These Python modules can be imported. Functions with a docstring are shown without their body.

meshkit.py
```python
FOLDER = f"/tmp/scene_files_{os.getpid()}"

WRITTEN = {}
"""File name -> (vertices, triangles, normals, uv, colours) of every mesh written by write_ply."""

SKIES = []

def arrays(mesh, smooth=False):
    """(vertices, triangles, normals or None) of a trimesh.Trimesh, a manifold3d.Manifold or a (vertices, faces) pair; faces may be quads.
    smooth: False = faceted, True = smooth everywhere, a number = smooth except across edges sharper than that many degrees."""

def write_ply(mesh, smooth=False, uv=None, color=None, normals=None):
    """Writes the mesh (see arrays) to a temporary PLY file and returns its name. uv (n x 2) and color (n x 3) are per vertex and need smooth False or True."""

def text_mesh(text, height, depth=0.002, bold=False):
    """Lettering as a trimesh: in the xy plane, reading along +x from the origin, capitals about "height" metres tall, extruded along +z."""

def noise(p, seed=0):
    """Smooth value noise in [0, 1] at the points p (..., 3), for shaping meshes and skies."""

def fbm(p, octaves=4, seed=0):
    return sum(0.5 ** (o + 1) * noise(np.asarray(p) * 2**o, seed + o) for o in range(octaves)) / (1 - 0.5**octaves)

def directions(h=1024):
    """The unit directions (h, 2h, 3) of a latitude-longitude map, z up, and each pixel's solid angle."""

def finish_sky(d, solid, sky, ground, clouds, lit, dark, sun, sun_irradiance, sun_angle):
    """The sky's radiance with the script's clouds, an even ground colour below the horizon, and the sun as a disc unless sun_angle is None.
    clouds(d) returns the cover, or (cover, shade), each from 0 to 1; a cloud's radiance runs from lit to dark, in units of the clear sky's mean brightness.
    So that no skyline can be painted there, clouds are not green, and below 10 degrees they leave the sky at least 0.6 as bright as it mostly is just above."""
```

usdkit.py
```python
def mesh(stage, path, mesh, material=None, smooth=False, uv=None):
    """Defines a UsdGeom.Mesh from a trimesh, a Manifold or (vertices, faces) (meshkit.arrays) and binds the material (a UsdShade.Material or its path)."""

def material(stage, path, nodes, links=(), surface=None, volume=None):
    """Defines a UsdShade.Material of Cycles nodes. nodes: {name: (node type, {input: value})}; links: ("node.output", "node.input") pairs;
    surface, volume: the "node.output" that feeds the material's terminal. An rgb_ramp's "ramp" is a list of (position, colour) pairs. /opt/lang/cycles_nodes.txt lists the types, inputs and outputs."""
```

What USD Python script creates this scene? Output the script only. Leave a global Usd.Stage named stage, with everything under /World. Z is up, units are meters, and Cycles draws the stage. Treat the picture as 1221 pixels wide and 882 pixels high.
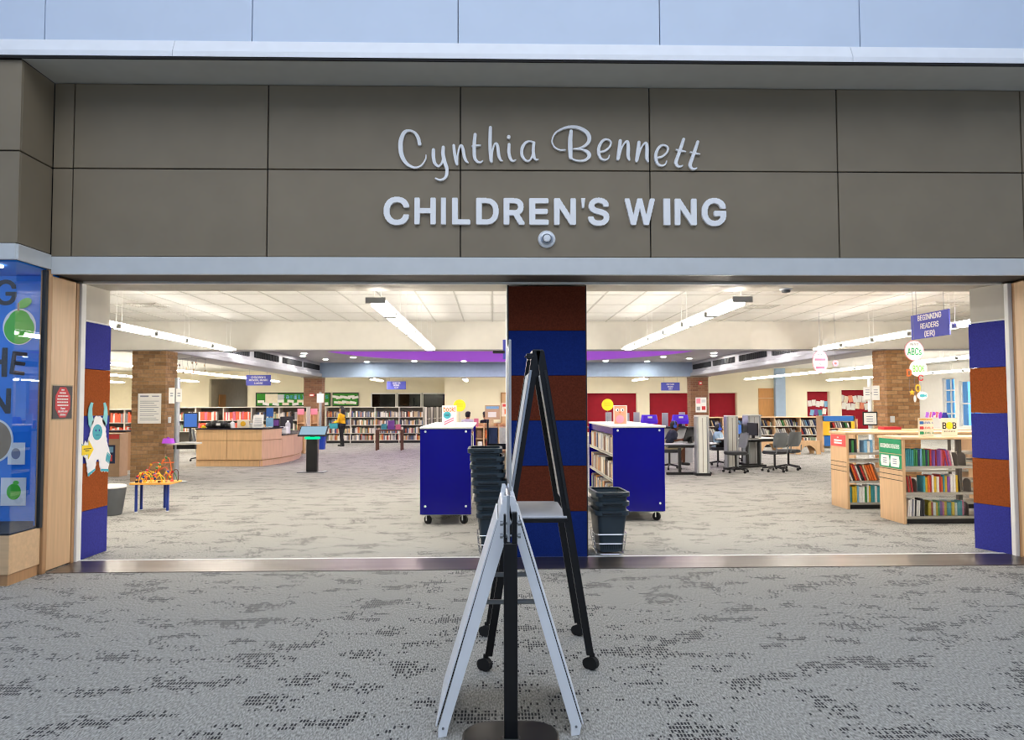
import math, random, numpy as np, trimesh, manifold3d as m3, usdkit, meshkit
from pxr import Usd, UsdGeom, UsdLux, Gf, Sdf
from shapely.geometry import Polygon, Point, MultiPoint, box as sbox
from shapely.ops import unary_union
from shapely import affinity as AF
random.seed(7); rng = np.random.default_rng(7)
stage = Usd.Stage.CreateInMemory()
UsdGeom.SetStageUpAxis(stage, 'Z'); UsdGeom.SetStageMetersPerUnit(stage, 1.0)
UsdGeom.Xform.Define(stage, '/World'); UsdGeom.Scope.Define(stage, '/World/Looks')
PI = math.pi
# ------------------------------------------------------------------ camera, sky, exposure
EYE = 1.62
def make_camera():
    f, yaw, pit, rol = 900., math.atan(22.5/900), math.atan(41/900), .0029
    F = np.array([math.sin(yaw)*math.cos(pit), math.cos(yaw)*math.cos(pit), math.sin(pit)])
    R0 = np.array([math.cos(yaw), -math.sin(yaw), 0]); U0 = np.cross(R0, F)
    R = math.cos(rol)*R0-math.sin(rol)*U0; U = np.cross(R, F)
    m = np.eye(4); m[0, :3], m[1, :3], m[2, :3], m[3, :3] = R, U, -F, [0, 0, EYE]
    c = UsdGeom.Camera.Define(stage, '/World/camera')
    c.AddTransformOp().Set(Gf.Matrix4d(m.tolist()))
    c.CreateHorizontalApertureAttr(36.0); c.CreateFocalLengthAttr(36.0*f/1221)
    c.CreateVerticalApertureAttr(36.0*882/1221)
    c.CreateClippingRangeAttr((.05, 200.)); c.CreateExposureAttr(0.0)
make_camera()
SKY, LENS, UP, SPOT = .67, 60.0, 11.0, 380.0
d = UsdLux.DomeLight.Define(stage, '/World/sky'); d.CreateIntensityAttr(SKY); d.CreateColorAttr(Gf.Vec3f(.90, .97, 1.10))
# ------------------------------------------------------------------ materials
def lin(c):
    c = np.array([int(c[i:i+2], 16) for i in (1, 3, 5)] if isinstance(c, str) else c)/255.
    return tuple(np.where(c < .04045, c/12.92, ((c+.055)/1.055)**2.4))
LK = {}
def mat(name, c, rough=.5, metal=0., var=.06, scale=6., bump=0., bscale=200., coat=0., spec=.5, stretch=(1, 1, 1), rnd=0.):
    """a principled surface with a soft noise variation of tone"""
    c = np.array(lin(c)); n = {"p": ("principled_bsdf", {"roughness": rough, "metallic": metal, "coat_weight": coat, "specular_ior_level": spec, "base_color": tuple(c)})}
    l = []
    if var or bump:
        n["g"] = ("texture_coordinate", {}); n["m"] = ("mapping", {"scale": stretch}); l.append(("g.object", "m.vector"))
    if var:
        n["n"] = ("noise_texture", {"scale": scale, "detail": 4.}); n["r"] = ("rgb_ramp", {"ramp": [(.3, tuple(c*(1-var))), (.7, tuple(np.minimum(c*(1+var), 1)))]})
        l += [("m.vector", "n.vector"), ("n.fac", "r.fac")]
        if rnd:
            n["o"] = ("geometry", {}); n["h"] = ("hsv", {}); n["mr"] = ("map_range", {"to_min": 1-rnd, "to_max": 1+rnd})
            l += [("o.random_per_island", "mr.value"), ("mr.result", "h.value"), ("r.color", "h.color"), ("h.color", "p.base_color")]
        else: l.append(("r.color", "p.base_color"))
    if bump:
        n["b"] = ("noise_texture", {"scale": bscale, "detail": 3.}); n["bp"] = ("bump", {"strength": bump, "distance": .01})
        l += [("m.vector", "b.vector"), ("b.fac", "bp.height"), ("bp.normal", "p.normal")]
    LK[name] = usdkit.material(stage, '/World/Looks/'+name, n, l, surface="p.BSDF"); return LK[name]
def emit(name, c, s):
    LK[name] = usdkit.material(stage, '/World/Looks/'+name, {"e": ("emission", {"color": tuple(lin(c)), "strength": s})}, [], surface="e.emission")
def carpet():
    n = {"g": ("geometry", {}), "m": ("mapping", {"scale": (1/.0175, 1/.046, 0.)}), "fl": ("vector_math", {"math_type": "floor"}), "fr": ("vector_math", {"math_type": "fraction"}),
         "w": ("white_noise_texture", {"dimensions": "2D"}), "s": ("separate_xyz", {}),
         "ms": ("mapping", {"scale": (2.4, 3.9, 0.)}), "nz": ("noise_texture", {"scale": 1., "detail": 3., "roughness": .6}), "th": ("map_range", {"from_min": .505, "from_max": .64, "to_min": 0., "to_max": .85, "clamp": True}),
         "lt": ("math", {"math_type": "less_than"}),
         "ax": ("math", {"math_type": "subtract", "value2": .5}), "bx": ("math", {"math_type": "absolute"}), "cx": ("math", {"math_type": "less_than", "value2": .32}),
         "ay": ("math", {"math_type": "subtract", "value2": .5}), "by": ("math", {"math_type": "absolute"}), "cy": ("math", {"math_type": "less_than", "value2": .37}),
         "m1": ("math", {"math_type": "multiply"}), "m2": ("math", {"math_type": "multiply"}),
         "mf": ("mapping", {"scale": (125., 34., 0.)}), "nf": ("noise_texture", {"scale": 1., "detail": 2.}), "rf": ("rgb_ramp", {"ramp": [(.3, (.145, .144, .132)), (.5, (.30, .296, .27)), (.7, (.46, .455, .42))]}),
         "mx": ("mix", {"color2": (.012, .012, .014)}), "bp": ("bump", {"strength": .1, "distance": .006}),
         "p": ("principled_bsdf", {"roughness": .95, "specular_ior_level": .15, "sheen_weight": .1})}
    l = [("g.position", "m.vector"), ("m.vector", "fl.vector1"), ("m.vector", "fr.vector1"), ("fl.vector", "w.vector"), ("fr.vector", "s.vector"),
         ("g.position", "ms.vector"), ("ms.vector", "nz.vector"), ("nz.fac", "th.value"), ("w.value", "lt.value1"), ("th.result", "lt.value2"),
         ("s.x", "ax.value1"), ("ax.value", "bx.value1"), ("bx.value", "cx.value1"), ("s.y", "ay.value1"), ("ay.value", "by.value1"), ("by.value", "cy.value1"),
         ("cx.value", "m1.value1"), ("cy.value", "m1.value2"), ("m1.value", "m2.value1"), ("lt.value", "m2.value2"),
         ("g.position", "mf.vector"), ("mf.vector", "nf.vector"), ("nf.fac", "rf.fac"), ("rf.color", "mx.color1"), ("m2.value", "mx.fac"), ("mx.color", "p.base_color"),
         ("nf.fac", "bp.height"), ("bp.normal", "p.normal")]
    LK['carpet'] = usdkit.material(stage, '/World/Looks/carpet', n, l, surface="p.BSDF")
carpet()
def pane(name, tint, k=1., rough=0.):
    LK[name] = usdkit.material(stage, '/World/Looks/'+name, {"t": ("transparent_bsdf", {"color": tint}), "g": ("glossy_bsdf", {"roughness": rough, "color": (1, 1, 1)}), "w": ("layer_weight", {"blend": .5}), "pw": ("math", {"math_type": "power", "value2": 5.}), "ma": ("math", {"math_type": "multiply_add", "value2": .96*k, "value3": .04*k}), "m": ("mix_closure", {})},
                    [("w.facing", "pw.value1"), ("pw.value", "ma.value1"), ("ma.value", "m.fac"), ("t.BSDF", "m.closure1"), ("g.BSDF", "m.closure2")], surface="m.closure")
pane('glass', (.93, .97, 1.)); pane('case_glass', (.95, .98, 1.), 1.2); pane('blue_glass', (.45, .72, .97)); pane('dark_glass', (.3, .38, .34)); pane('acrylic', (.9, .95, .96))
def brickfar(name, a, b, mo):
    n = {"g": ("texture_coordinate", {}), "s": ("separate_xyz", {}), "ad": ("math", {"math_type": "add"}), "c": ("combine_xyz", {}),
         "b": ("brick_texture", {"color1": lin(a), "color2": lin(b), "mortar": lin(mo), "scale": 1., "brick_width": .25, "row_height": .083, "mortar_size": .006, "mortar_smooth": .3}), "p": ("principled_bsdf", {"roughness": .9})}
    LK[name] = usdkit.material(stage, '/World/Looks/'+name, n, [("g.object", "s.vector"), ("s.x", "ad.value1"), ("s.y", "ad.value2"), ("ad.value", "c.x"), ("s.z", "c.y"), ("c.vector", "b.vector"), ("b.color", "p.base_color")], surface="p.BSDF")
mat('facade', '#887b65', .55, var=.05, scale=3); mat('facade_joint', '#1d1b1a', .9, var=0); mat('soffit_metal', '#c2c2ba', .6, var=.03)
mat('upper_white', '#d2dff0', .5, var=.02, scale=2); mat('band_white', '#f4f6f8', .4, var=.02); mat('fascia_metal', '#d8dad8', .42, .2, var=.03)
mat('soffit_dark', '#4a443e', .7); mat('beige', '#c4beb2', .7, var=.03); mat('track', '#e6e6e2', .4); mat('thresh', '#655d57', .3, .8, var=.25, scale=2.5, stretch=(.4, 3, 1))
mat('white_paint', '#ecebe6', .6, var=.02); mat('tile_white', '#f1f0ea', .9, var=.02, scale=9); mat('grid_white', '#d2d0c8', .6, var=0); mat('bulk_white', '#eeebe2', .75, var=.02)
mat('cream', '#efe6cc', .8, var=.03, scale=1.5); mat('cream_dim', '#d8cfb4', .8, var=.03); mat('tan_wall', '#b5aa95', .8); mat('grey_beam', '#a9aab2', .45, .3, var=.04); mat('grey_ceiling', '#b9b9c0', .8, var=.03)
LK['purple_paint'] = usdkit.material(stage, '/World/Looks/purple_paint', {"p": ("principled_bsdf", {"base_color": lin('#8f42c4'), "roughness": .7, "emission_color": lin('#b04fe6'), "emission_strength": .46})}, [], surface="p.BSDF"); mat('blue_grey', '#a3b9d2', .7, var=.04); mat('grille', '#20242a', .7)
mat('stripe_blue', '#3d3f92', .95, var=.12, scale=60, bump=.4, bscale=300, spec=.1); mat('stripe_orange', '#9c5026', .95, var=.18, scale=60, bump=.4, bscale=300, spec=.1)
mat('stripe_blue_dk', '#1a2f74', .95, var=.12, scale=60, bump=.4, bscale=300, spec=.1); mat('stripe_rust', '#66301f', .95, var=.2, scale=60, bump=.4, bscale=300, spec=.1)  # jamb stripe colours darkened to hold the shade on the central pillar
mat('maple', '#d3ae84', .42, var=.08, scale=3, stretch=(9, 9, .7)); mat('maple_h', '#dcb98f', .42, var=.08, scale=3, stretch=(.8, 9, 9)); mat('maple_dk', '#b68c62', .5, var=.1, scale=3, stretch=(9, 9, .7)); mat('desk_wood', '#e2bb8c', .4, var=.08, scale=2.5, stretch=(9, 9, .7)); mat('desk_pink', '#d8b193', .4, var=.08, scale=2.5, stretch=(9, 9, .7))
mat('oak', '#c68d4e', .5, var=.12, scale=3, stretch=(9, 9, .7)); mat('walnut', '#5a3626', .45, var=.15, stretch=(9, 9, 1)); mat('laminate', '#d7d2c4', .5, var=.02)
mat('black', '#17181a', .45, var=.1); mat('black_metal', '#101114', .35, .2, var=.1); mat('black_top', '#211f2c', .25); mat('rubber', '#151515', .8); mat('basket', '#33414a', .42, var=.1); mat('basket_dk', '#1d262c', .5); mat('grey_plastic', '#4a4e52', .5); mat('chair_grey', '#6e7478', .5); mat('chair_dk', '#2c2f34', .7)
mat('silver', '#b9bec4', .28, .85, var=.04); mat('steel', '#8d9296', .35, .8, var=.05); mat('chrome', '#d6dadd', .15, .95, var=0); mat('sign_white', '#eceff2', .42, var=.02); mat('letter', '#fbfbfa', .35, var=.01)
mat('cart_blue', '#0a0488', .15, spec=.35, var=.05, scale=2); mat('cart_top', '#dcdcd8', .35); mat('shelf_white', '#dad7cc', .5, var=.03); mat('shelf_steel', '#a8a49a', .45, .3); mat('bookend', '#6f6a62', .5, .3); mat('grey_panel', '#b4b7b8', .5, var=.04); mat('tower', '#dcdcd4', .5, var=.03)
mat('paper', '#f3f2ee', .8, var=.015); mat('paper_warm', '#efe4cf', .8); mat('red_sign', '#c92f37', .6); mat('red_soft', '#e4524e', .6); mat('dark_card', '#4a4444', .7); mat('green_sign', '#17915f', .6); mat('bulletin_green', '#3a8a2c', .9, var=.1); mat('crimson', '#9c1529', .9, var=.06, bump=.2); mat('sign_blue', '#4d53b8', .55, var=.03)
mat('case_blue', '#1f7fe0', .8, var=.04); mat('fruit_green', '#4fc22c', .8); mat('leaf_green', '#6fd04a', .8); mat('seed_brown', '#9a8263', .8); mat('teal', '#3fa6b5', .7); mat('teal_soft', '#8ccfd2', .8); mat('yeti_white', '#f1eff0', .85, var=.02); mat('yellow', '#f4d321', .7); mat('yellow_deep', '#eab52a', .75); mat('orange', '#ea6d2a', .7); mat('coral', '#f2977a', .75, var=.12, scale=20); mat('pink', '#f48fa6', .7); mat('pink_text', '#e86c8e', .7); mat('green_text', '#2aa565', .7); mat('lilac', '#b44fe0', .6); mat('violet_box', '#5520e6', .5); mat('wood_yellow', '#e8a84c', .55, var=.1); mat('wire_yellow', '#f0c020', .35); mat('wire_red', '#d24a2a', .35); mat('wire_green', '#3d7a3a', .4); mat('leg_blue', '#18358c', .4); mat('cardboard', '#c4a587', .8); mat('blue_bin', '#1747b8', .5); mat('case_cobalt', '#2467b4', .5); mat('text_black', '#18181c', .7); mat('text_grey', '#8b8fa0', .8)
mat('skin', '#b98562', .6, spec=.3); mat('skin_dk', '#6d4632', .6, spec=.3); mat('hair', '#141214', .55); mat('top_yellow', '#f0b414', .85); mat('pants_black', '#17171c', .85); mat('shirt_navy', '#232a40', .85); mat('shorts_khaki', '#b5a78a', .9); mat('shirt_sky', '#b4d4ec', .85); mat('shirt_white', '#e8e8ea', .85); mat('headphone', '#2f57c8', .5)
mat('stool_grey', '#55585a', .6); mat('stool_top', '#e6e4e0', .5); mat('bob_grey', '#c9cbd0', .6); mat('mid_grey', '#7e7e7a', .6); mat('screen_frame', '#0f1012', .3)
emit('lens', '#fff6ea', LENS); emit('uplight', '#fff7ee', UP); emit('spot', '#fff8ee', SPOT); emit('green_glow', '#10d090', 1.6); emit('screen', '#a8c8dc', .9); emit('screen_blue', '#5a86d8', .9); emit('case_lamp', '#ffffff', 12.)
brickfar('brick_far', '#8a6248', '#6f4a38', '#8d7a66')
mat('brick_core', '#8d7d6a', .95, var=.1)
for i, c in enumerate(('#a07d58', '#96744f', '#a88460', '#8b6b4a')): mat(f'brick_l{i}', c, .9, var=.15, scale=18, bump=.3, bscale=60)
for i, c in enumerate(('#c09468', '#b68a5e', '#c89e72', '#ad8056')): mat(f'brick_r{i}', c, .9, var=.15, scale=18, bump=.3, bscale=60)
BOOKS = {'red': '#b8322f', 'blue': '#2f5fae', 'green': '#3f8f4f', 'yellow': '#e0b92e', 'white': '#e9e6df', 'black': '#2a2a2e', 'teal': '#3f97a0', 'purple': '#7b4a9c', 'orange': '#e0702c', 'pink': '#d9718f', 'grey': '#9a9ba0', 'brown': '#7d5a44', 'navy': '#27365f', 'tan': '#cfb48c', 'sky': '#7fb4dc'}
for k, c in BOOKS.items(): mat('book_'+k, c, .5, var=.1, scale=30)
mat('pages', '#eee8da', .9, var=.05, scale=300, stretch=(1, 1, .02)); mat('spine_orange', '#ef6a4a', .5, var=.12, scale=40)
cols = [lin(c) for c in ('#d8d2c6', '#8e8c90', '#b5533f', '#e8e4da', '#4a5f86', '#2f3034', '#c9b48e', '#7f9a7c', '#efe9dc', '#6d5648', '#a6a4a8', '#c98f4a')]
LK['book_mix'] = usdkit.material(stage, '/World/Looks/book_mix', {"g": ("attribute", {"attribute": "tone"}), "r": ("rgb_ramp", {"interpolate": False, "ramp": [((i+.0)/12, c) for i, c in enumerate(cols)]}), "p": ("principled_bsdf", {"roughness": .6})}, [("g.fac", "r.fac"), ("r.color", "p.base_color")], surface="p.BSDF")
# ------------------------------------------------------------------ mesh helpers
def _chamfer():
    p = [[(x, y, z), k] for x in (-1, 1) for y in (-1, 1) for z in (-1, 1) for k in range(3)]
    pts = np.array([[v*(1. if i == k else .9) for i, v in enumerate(q)] for q, k in p]); s = np.array([[*q] for q, k in p]); ks = np.array([k for q, k in p])
    hull = trimesh.convex.convex_hull(pts); kd = {tuple(np.round(v, 6)): i for i, v in enumerate(pts)}
    f = np.array([[kd[tuple(np.round(hull.vertices[i], 6))] for i in t] for t in hull.faces])
    return s.astype(float), ks, f
CS, CK, CF = _chamfer()
BF = np.array([[0, 2, 1], [1, 2, 3], [4, 5, 6], [5, 7, 6], [0, 1, 4], [1, 5, 4], [2, 6, 3], [3, 6, 7], [0, 4, 2], [2, 4, 6], [1, 3, 5], [3, 7, 5]])
BV = np.array([[x, y, z] for x in (-1, 1) for y in (-1, 1) for z in (-1, 1)], float)
def Rz(a): c, s = math.cos(a), math.sin(a); return np.array([[c, -s, 0], [s, c, 0], [0, 0, 1.]])
def Rx(a): c, s = math.cos(a), math.sin(a); return np.array([[1., 0, 0], [0, c, -s], [0, s, c]])
def Ry(a): c, s = math.cos(a), math.sin(a); return np.array([[c, 0, s], [0, 1., 0], [-s, 0, c]])
class MB:
    def __init__(s): s.v, s.f, s.n = [], [], 0
    def add(s, v, f, R=None, t=None):
        v = np.asarray(v, float)
        if R is not None: v = v@np.asarray(R).T
        if t is not None: v = v+np.asarray(t)
        s.v.append(v); s.f.append(np.asarray(f)+s.n); s.n += len(v); return s
    def mesh(s, m, R=None, t=None): 
        if hasattr(m, 'to_mesh'):
            q = m.to_mesh(); return s.add(q.vert_properties[:, :3], q.tri_verts, R, t)
        return s.add(m.vertices, m.faces, R, t)
    def box(s, a, b, bev=0., R=None, t=None):
        a, b = np.minimum(a, b).astype(float), np.maximum(a, b).astype(float); c, h = (a+b)/2, (b-a)/2
        if bev:
            bev = min(bev, h.min()*.9); v = CS*(h-bev); v[np.arange(24), CK] = (CS*h)[np.arange(24), CK]
            return s.add(v+c, CF, R, t)
        return s.add(BV*h+c, BF, R, t)
    def cyl(s, p, q, r, n=12, r2=None):
        return s.tube([p, q], [r, r if r2 is None else r2], n)
    def tube(s, pts, r, n=6, closed=False):
        P = np.asarray(pts, float); k = len(P); r = np.full(k, r) if np.ndim(r) == 0 else np.asarray(r)
        T = np.gradient(P, axis=0) if k > 2 else np.repeat([P[1]-P[0]], 2, 0)
        if closed: T = np.roll(P, -1, 0)-np.roll(P, 1, 0)
        T = T/np.maximum(np.linalg.norm(T, axis=1, keepdims=True), 1e-9)
        u = np.cross(T[0], [0, 0, 1.]); u = u if np.linalg.norm(u) > .1 else np.cross(T[0], [0, 1., 0]); u /= np.linalg.norm(u)
        V = []
        for i in range(k):
            u = u-T[i]*(u@T[i]); u /= np.linalg.norm(u); w = np.cross(T[i], u)
            a = np.arange(n)*2*PI/n; V.append(P[i]+r[i]*(np.cos(a)[:, None]*u+np.sin(a)[:, None]*w))
        V = np.vstack(V); F = []
        for i in range(k if closed else k-1):
            for j in range(n):
                a, b = i*n+j, i*n+(j+1) % n; i2 = ((i+1) % k)*n; c, e = i2+j, i2+(j+1) % n
                F += [[a, b, e], [a, e, c]]
        if not closed:
            V = np.vstack([V, P[0], P[-1]]); m = len(V)
            for j in range(n): F += [[m-2, (j+1) % n, j], [m-1, (k-1)*n+j, (k-1)*n+(j+1) % n]]
        return s.add(V, F)
    def lathe(s, prof, n=24, R=None, t=None):
        """profile of (radius, z) from bottom to top"""
        V, F, k = [], [], len(prof); a = np.arange(n)*2*PI/n
        for r, z in prof: V.append(np.stack([r*np.cos(a), r*np.sin(a), np.full(n, z)], 1))
        for i in range(k-1):
            for j in range(n):
                p, q = i*n+j, i*n+(j+1) % n; F += [[p, q, q+n], [p, q+n, p+n]]
        return s.add(np.vstack(V), F, R, t)
    def loft(s, rings, cap=(True, True)):
        n = len(rings[0]); V = np.vstack(rings); F = []
        for i in range(len(rings)-1):
            for j in range(n):
                p, q = i*n+j, i*n+(j+1) % n; F += [[p, q, q+n], [p, q+n, p+n]]
        for e, i in ((0, 0), (1, len(rings)-1)):
            if cap[e]:
                V = np.vstack([V, rings[i].mean(0)]); m = len(V)-1
                for j in range(n):
                    p, q = i*n+j, i*n+(j+1) % n; F.append([m, q, p] if e == 0 else [m, p, q])
        return s.add(V, F)
    def flat(s, poly, depth, R=None, t=None):
        for g in getattr(poly, 'geoms', [poly]):
            m = trimesh.creation.extrude_polygon(g, depth, engine='earcut'); s.mesh(m, R, t)
        return s
    def get(s): return np.vstack(s.v), np.vstack(s.f)
FRONT = np.array([[1., 0, 0], [0, 0, -1.], [0, 1., 0]])      # xy drawing stands up and faces the viewer's side (-y)
PLANX = lambda a: Rz(a)@FRONT                               # the same, turned about z
def rrect(w, h, r, n=5):
    p = []
    for cx, cy, a0 in ((w/2-r, h/2-r, 0), (-w/2+r, h/2-r, PI/2), (-w/2+r, -h/2+r, PI), (w/2-r, -h/2+r, 1.5*PI)):
        for i in range(n): a = a0+PI/2*i/(n-1); p.append((cx+r*math.cos(a), cy+r*math.sin(a)))
    return np.array(p)
def ring(p2, z, c=(0, 0)): return np.column_stack([p2+np.array(c), np.full(len(p2), z)])
_text = {}
def text(s, h, bold=False, width=None, depth=.002):
    """lettering centred on the origin of the xy plane"""
    k = (s, bold)
    if k not in _text: _text[k] = meshkit.text_mesh(s, 1., .1, bold)
    m = _text[k].copy(); b = m.bounds; m.apply_translation([-(b[0][0]+b[1][0])/2, -(b[0][1]+b[1][1])/2, 0])
    sx = h if width is None else width/(b[1][0]-b[0][0])
    m.apply_scale([sx, h, depth*10]); return m
def tpoly(ch):
    m = meshkit.text_mesh(ch, 1., .1, True); k = m.face_normals[:, 2] > .9
    return unary_union([Polygon(m.vertices[f][:, :2]).buffer(.002) for f in m.faces[k]]).simplify(.004)
ORD = 'first second third fourth fifth sixth seventh eighth ninth tenth eleventh twelfth thirteenth fourteenth fifteenth sixteenth seventeenth eighteenth nineteenth twentieth'.split()
ORD += ['twenty-'+w for w in ORD[:9]]+['thirtieth']+['thirty-'+w for w in ORD[:9]]
ONE = ('first', 'second', 'third', 'fourth', 'fifth', 'sixth', 'seventh', 'eighth', 'ninth', 'tenth')
used = {}
def numbered(parent, name):
    k = (str(parent), name); i = used.get(k, -1)+1; used[k] = i
    return f'{parent}/{name}' + (f'_{i:03d}' if i else '')
def pth(p): return '/World' if p is None else str(p.GetPath() if hasattr(p, 'GetPath') else p)
def data(o, **k):
    o = o.GetPrim() if hasattr(o, 'GetPrim') else o
    for a, b in k.items():
        if b: o.SetCustomDataByKey('category' if a == 'cat' else a, b)
    return o
def obj(name, mb, m, parent=None, smooth=False, label=None, cat=None, group=None, kind=None):
    """one Mesh prim under parent, or under /World"""
    me = mb.get() if isinstance(mb, MB) else mb
    p = usdkit.mesh(stage, numbered(pth(parent), name), me, LK[m] if isinstance(m, str) else m, smooth=smooth).GetPrim()
    return data(p, label=label, cat=cat, group=group, kind=kind)
def thing(name, label, cat, loc=(0, 0, 0), rz=0., group=None, kind=None):
    x = UsdGeom.Xform.Define(stage, numbered('/World', name)); x.AddTranslateOp().Set(Gf.Vec3d(*map(float, loc))); x.AddRotateZOp().Set(math.degrees(rz))
    return data(x, label=label, cat=cat, group=group, kind=kind)
def dup(src, loc, rz=0., label=None, group=None):
    nm = src.GetName(); nm = nm[:-4] if nm[-4:-3] == '_' and nm[-3:].isdigit() else nm
    c = src.GetCustomData(); r = thing(nm, label or c.get('label'), c.get('category'), loc, rz, group or c.get('group'))
    r.GetReferences().AddInternalReference(src.GetPath()); r.SetInstanceable(True); return r
def struct(name, label, cat=None): return thing(name, label, cat, kind='structure')
def B(*a, **k): return MB().box(*a, **k)
def bx(name, a, b, m, parent, bev=.0, **k): return obj(name, B(a, b, bev), m, parent, **k)
# ------------------------------------------------------------------ the setting: floor, facade
obj('floor', MB().box((-26, -8, -.2), (26, 44, 0)), 'carpet', kind='structure', label='light grey carpet with clusters of dark dashes through hall and library')
s = struct('trim_1', 'polished dark metal threshold across the wide library entrance')
bx('threshold_plate', (-4.33, 7.49, 0), (5.54, 8.06, .006), 'thresh', s, .004); bx('floor_track', (-4.33, 8.06, 0), (5.54, 8.1, .008), 'track', s, .003)
XS = [-4.36, -4.16, -2.246, -.325, 1.587, 3.507, 5.416, 6.4]
s = struct('wall_front', 'brown panelled fascia wall above the library entrance')
bx('backing', (-4.36, 7.51, 2.95), (6.5, 8.05, 4.86), 'facade_joint', s)
for z0, z1 in ((3.087, 3.97), (3.97, 4.83)):
    for a, b in zip(XS, XS[1:]): bx('panel', (a+.006, 7.49, z0+.006), (b-.006, 7.515, z1-.006), 'facade', s, .003)
s = struct('wall_left', 'brown panelled pier standing forward at the left of the entrance')
bx('backing', (-9, 6.99, 2.96), (-4.38, 8.05, 4.9), 'facade_joint', s)
for z0, z1 in ((3.108, 3.97), (3.97, 4.83)):
    for a, b in ((-9, -6.3), (-6.3, -4.36)): bx('panel', (a+.006, 6.97, z0+.006), (b-.0, 6.995, z1-.006), 'facade', s, .003)
    bx('panel', (-4.385, 6.996, z0+.006), (-4.36, 7.488, z1-.006), 'facade', s, .003)
s = struct('trim_2', 'grey metal soffit under the projecting white upper wall')
bx('soffit_panel', (-4.36, 6.95, 4.83), (9, 7.52, 4.85), 'soffit_metal', s); bx('edge_line', (-9, 6.93, 4.825), (9, 6.95, 4.85), 'facade_joint', s)
s = struct('trim_3', 'bright white sloped metal band along the foot of the upper wall')
for a, b in ((-9, -2.967), (-2.963, 3.41), (3.414, 9)):
    obj('band', MB().add([(a, 6.925, 4.85), (b, 6.925, 4.85), (b, 6.925, 4.9), (a, 6.925, 4.9), (a, 6.975, 5.02), (b, 6.975, 5.02), (a, 7.1, 5.02), (b, 7.1, 5.02), (a, 7.1, 4.85), (b, 7.1, 4.85)],
        [[0, 1, 2], [0, 2, 3], [3, 2, 5], [3, 5, 4], [4, 5, 7], [4, 7, 6], [6, 7, 9], [6, 9, 8], [8, 9, 1], [8, 1, 0], [0, 3, 4], [0, 4, 6], [0, 6, 8], [1, 5, 2], [1, 7, 5], [1, 9, 7]]), 'band_white', s)
s = struct('wall_upper', 'pale blue-white upper wall of large flat panels')
bx('backing', (-9, 7.02, 4.86), (9, 7.3, 8.5), 'facade_joint', s)
ux = [-9, -6.1, -4.172, -2.255, -.326, 1.589, 3.515, 5.43, 7.35, 9]
for a, b in zip(ux, ux[1:]): bx('panel', (a+.004, 6.985, 5.02), (b-.004, 7.03, 8.5), 'upper_white', s, .003)
s = struct('trim_4', 'pale grey metal fascia band above the entrance opening')
bx('fascia', (-4.34, 7.468, 2.909), (6.4, 7.5, 3.085), 'fascia_metal', s, .004); bx('fascia', (-4.36, 6.95, 2.955), (-4.335, 7.468, 3.1), 'fascia_metal', s, .004); bx('fascia', (-9, 6.945, 2.955), (-4.36, 6.97, 3.105), 'fascia_metal', s, .004)
s = struct('ceiling_entrance', 'low soffit of the entrance with a sliding partition track')
bx('dark_soffit', (-4.4, 7.5, 2.93), (5.7, 8.03, 2.95), 'soffit_dark', s); bx('partition_track', (-4.33, 8.03, 2.905), (5.54, 8.07, 2.95), 'track', s, .004); bx('beige_soffit', (-4.6, 8.07, 2.915), (5.8, 8.6, 2.95), 'beige', s)
bx('header', (-4.6, 8.06, 2.95), (5.8, 8.6, 3.75), 'bulk_white', s)
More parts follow.
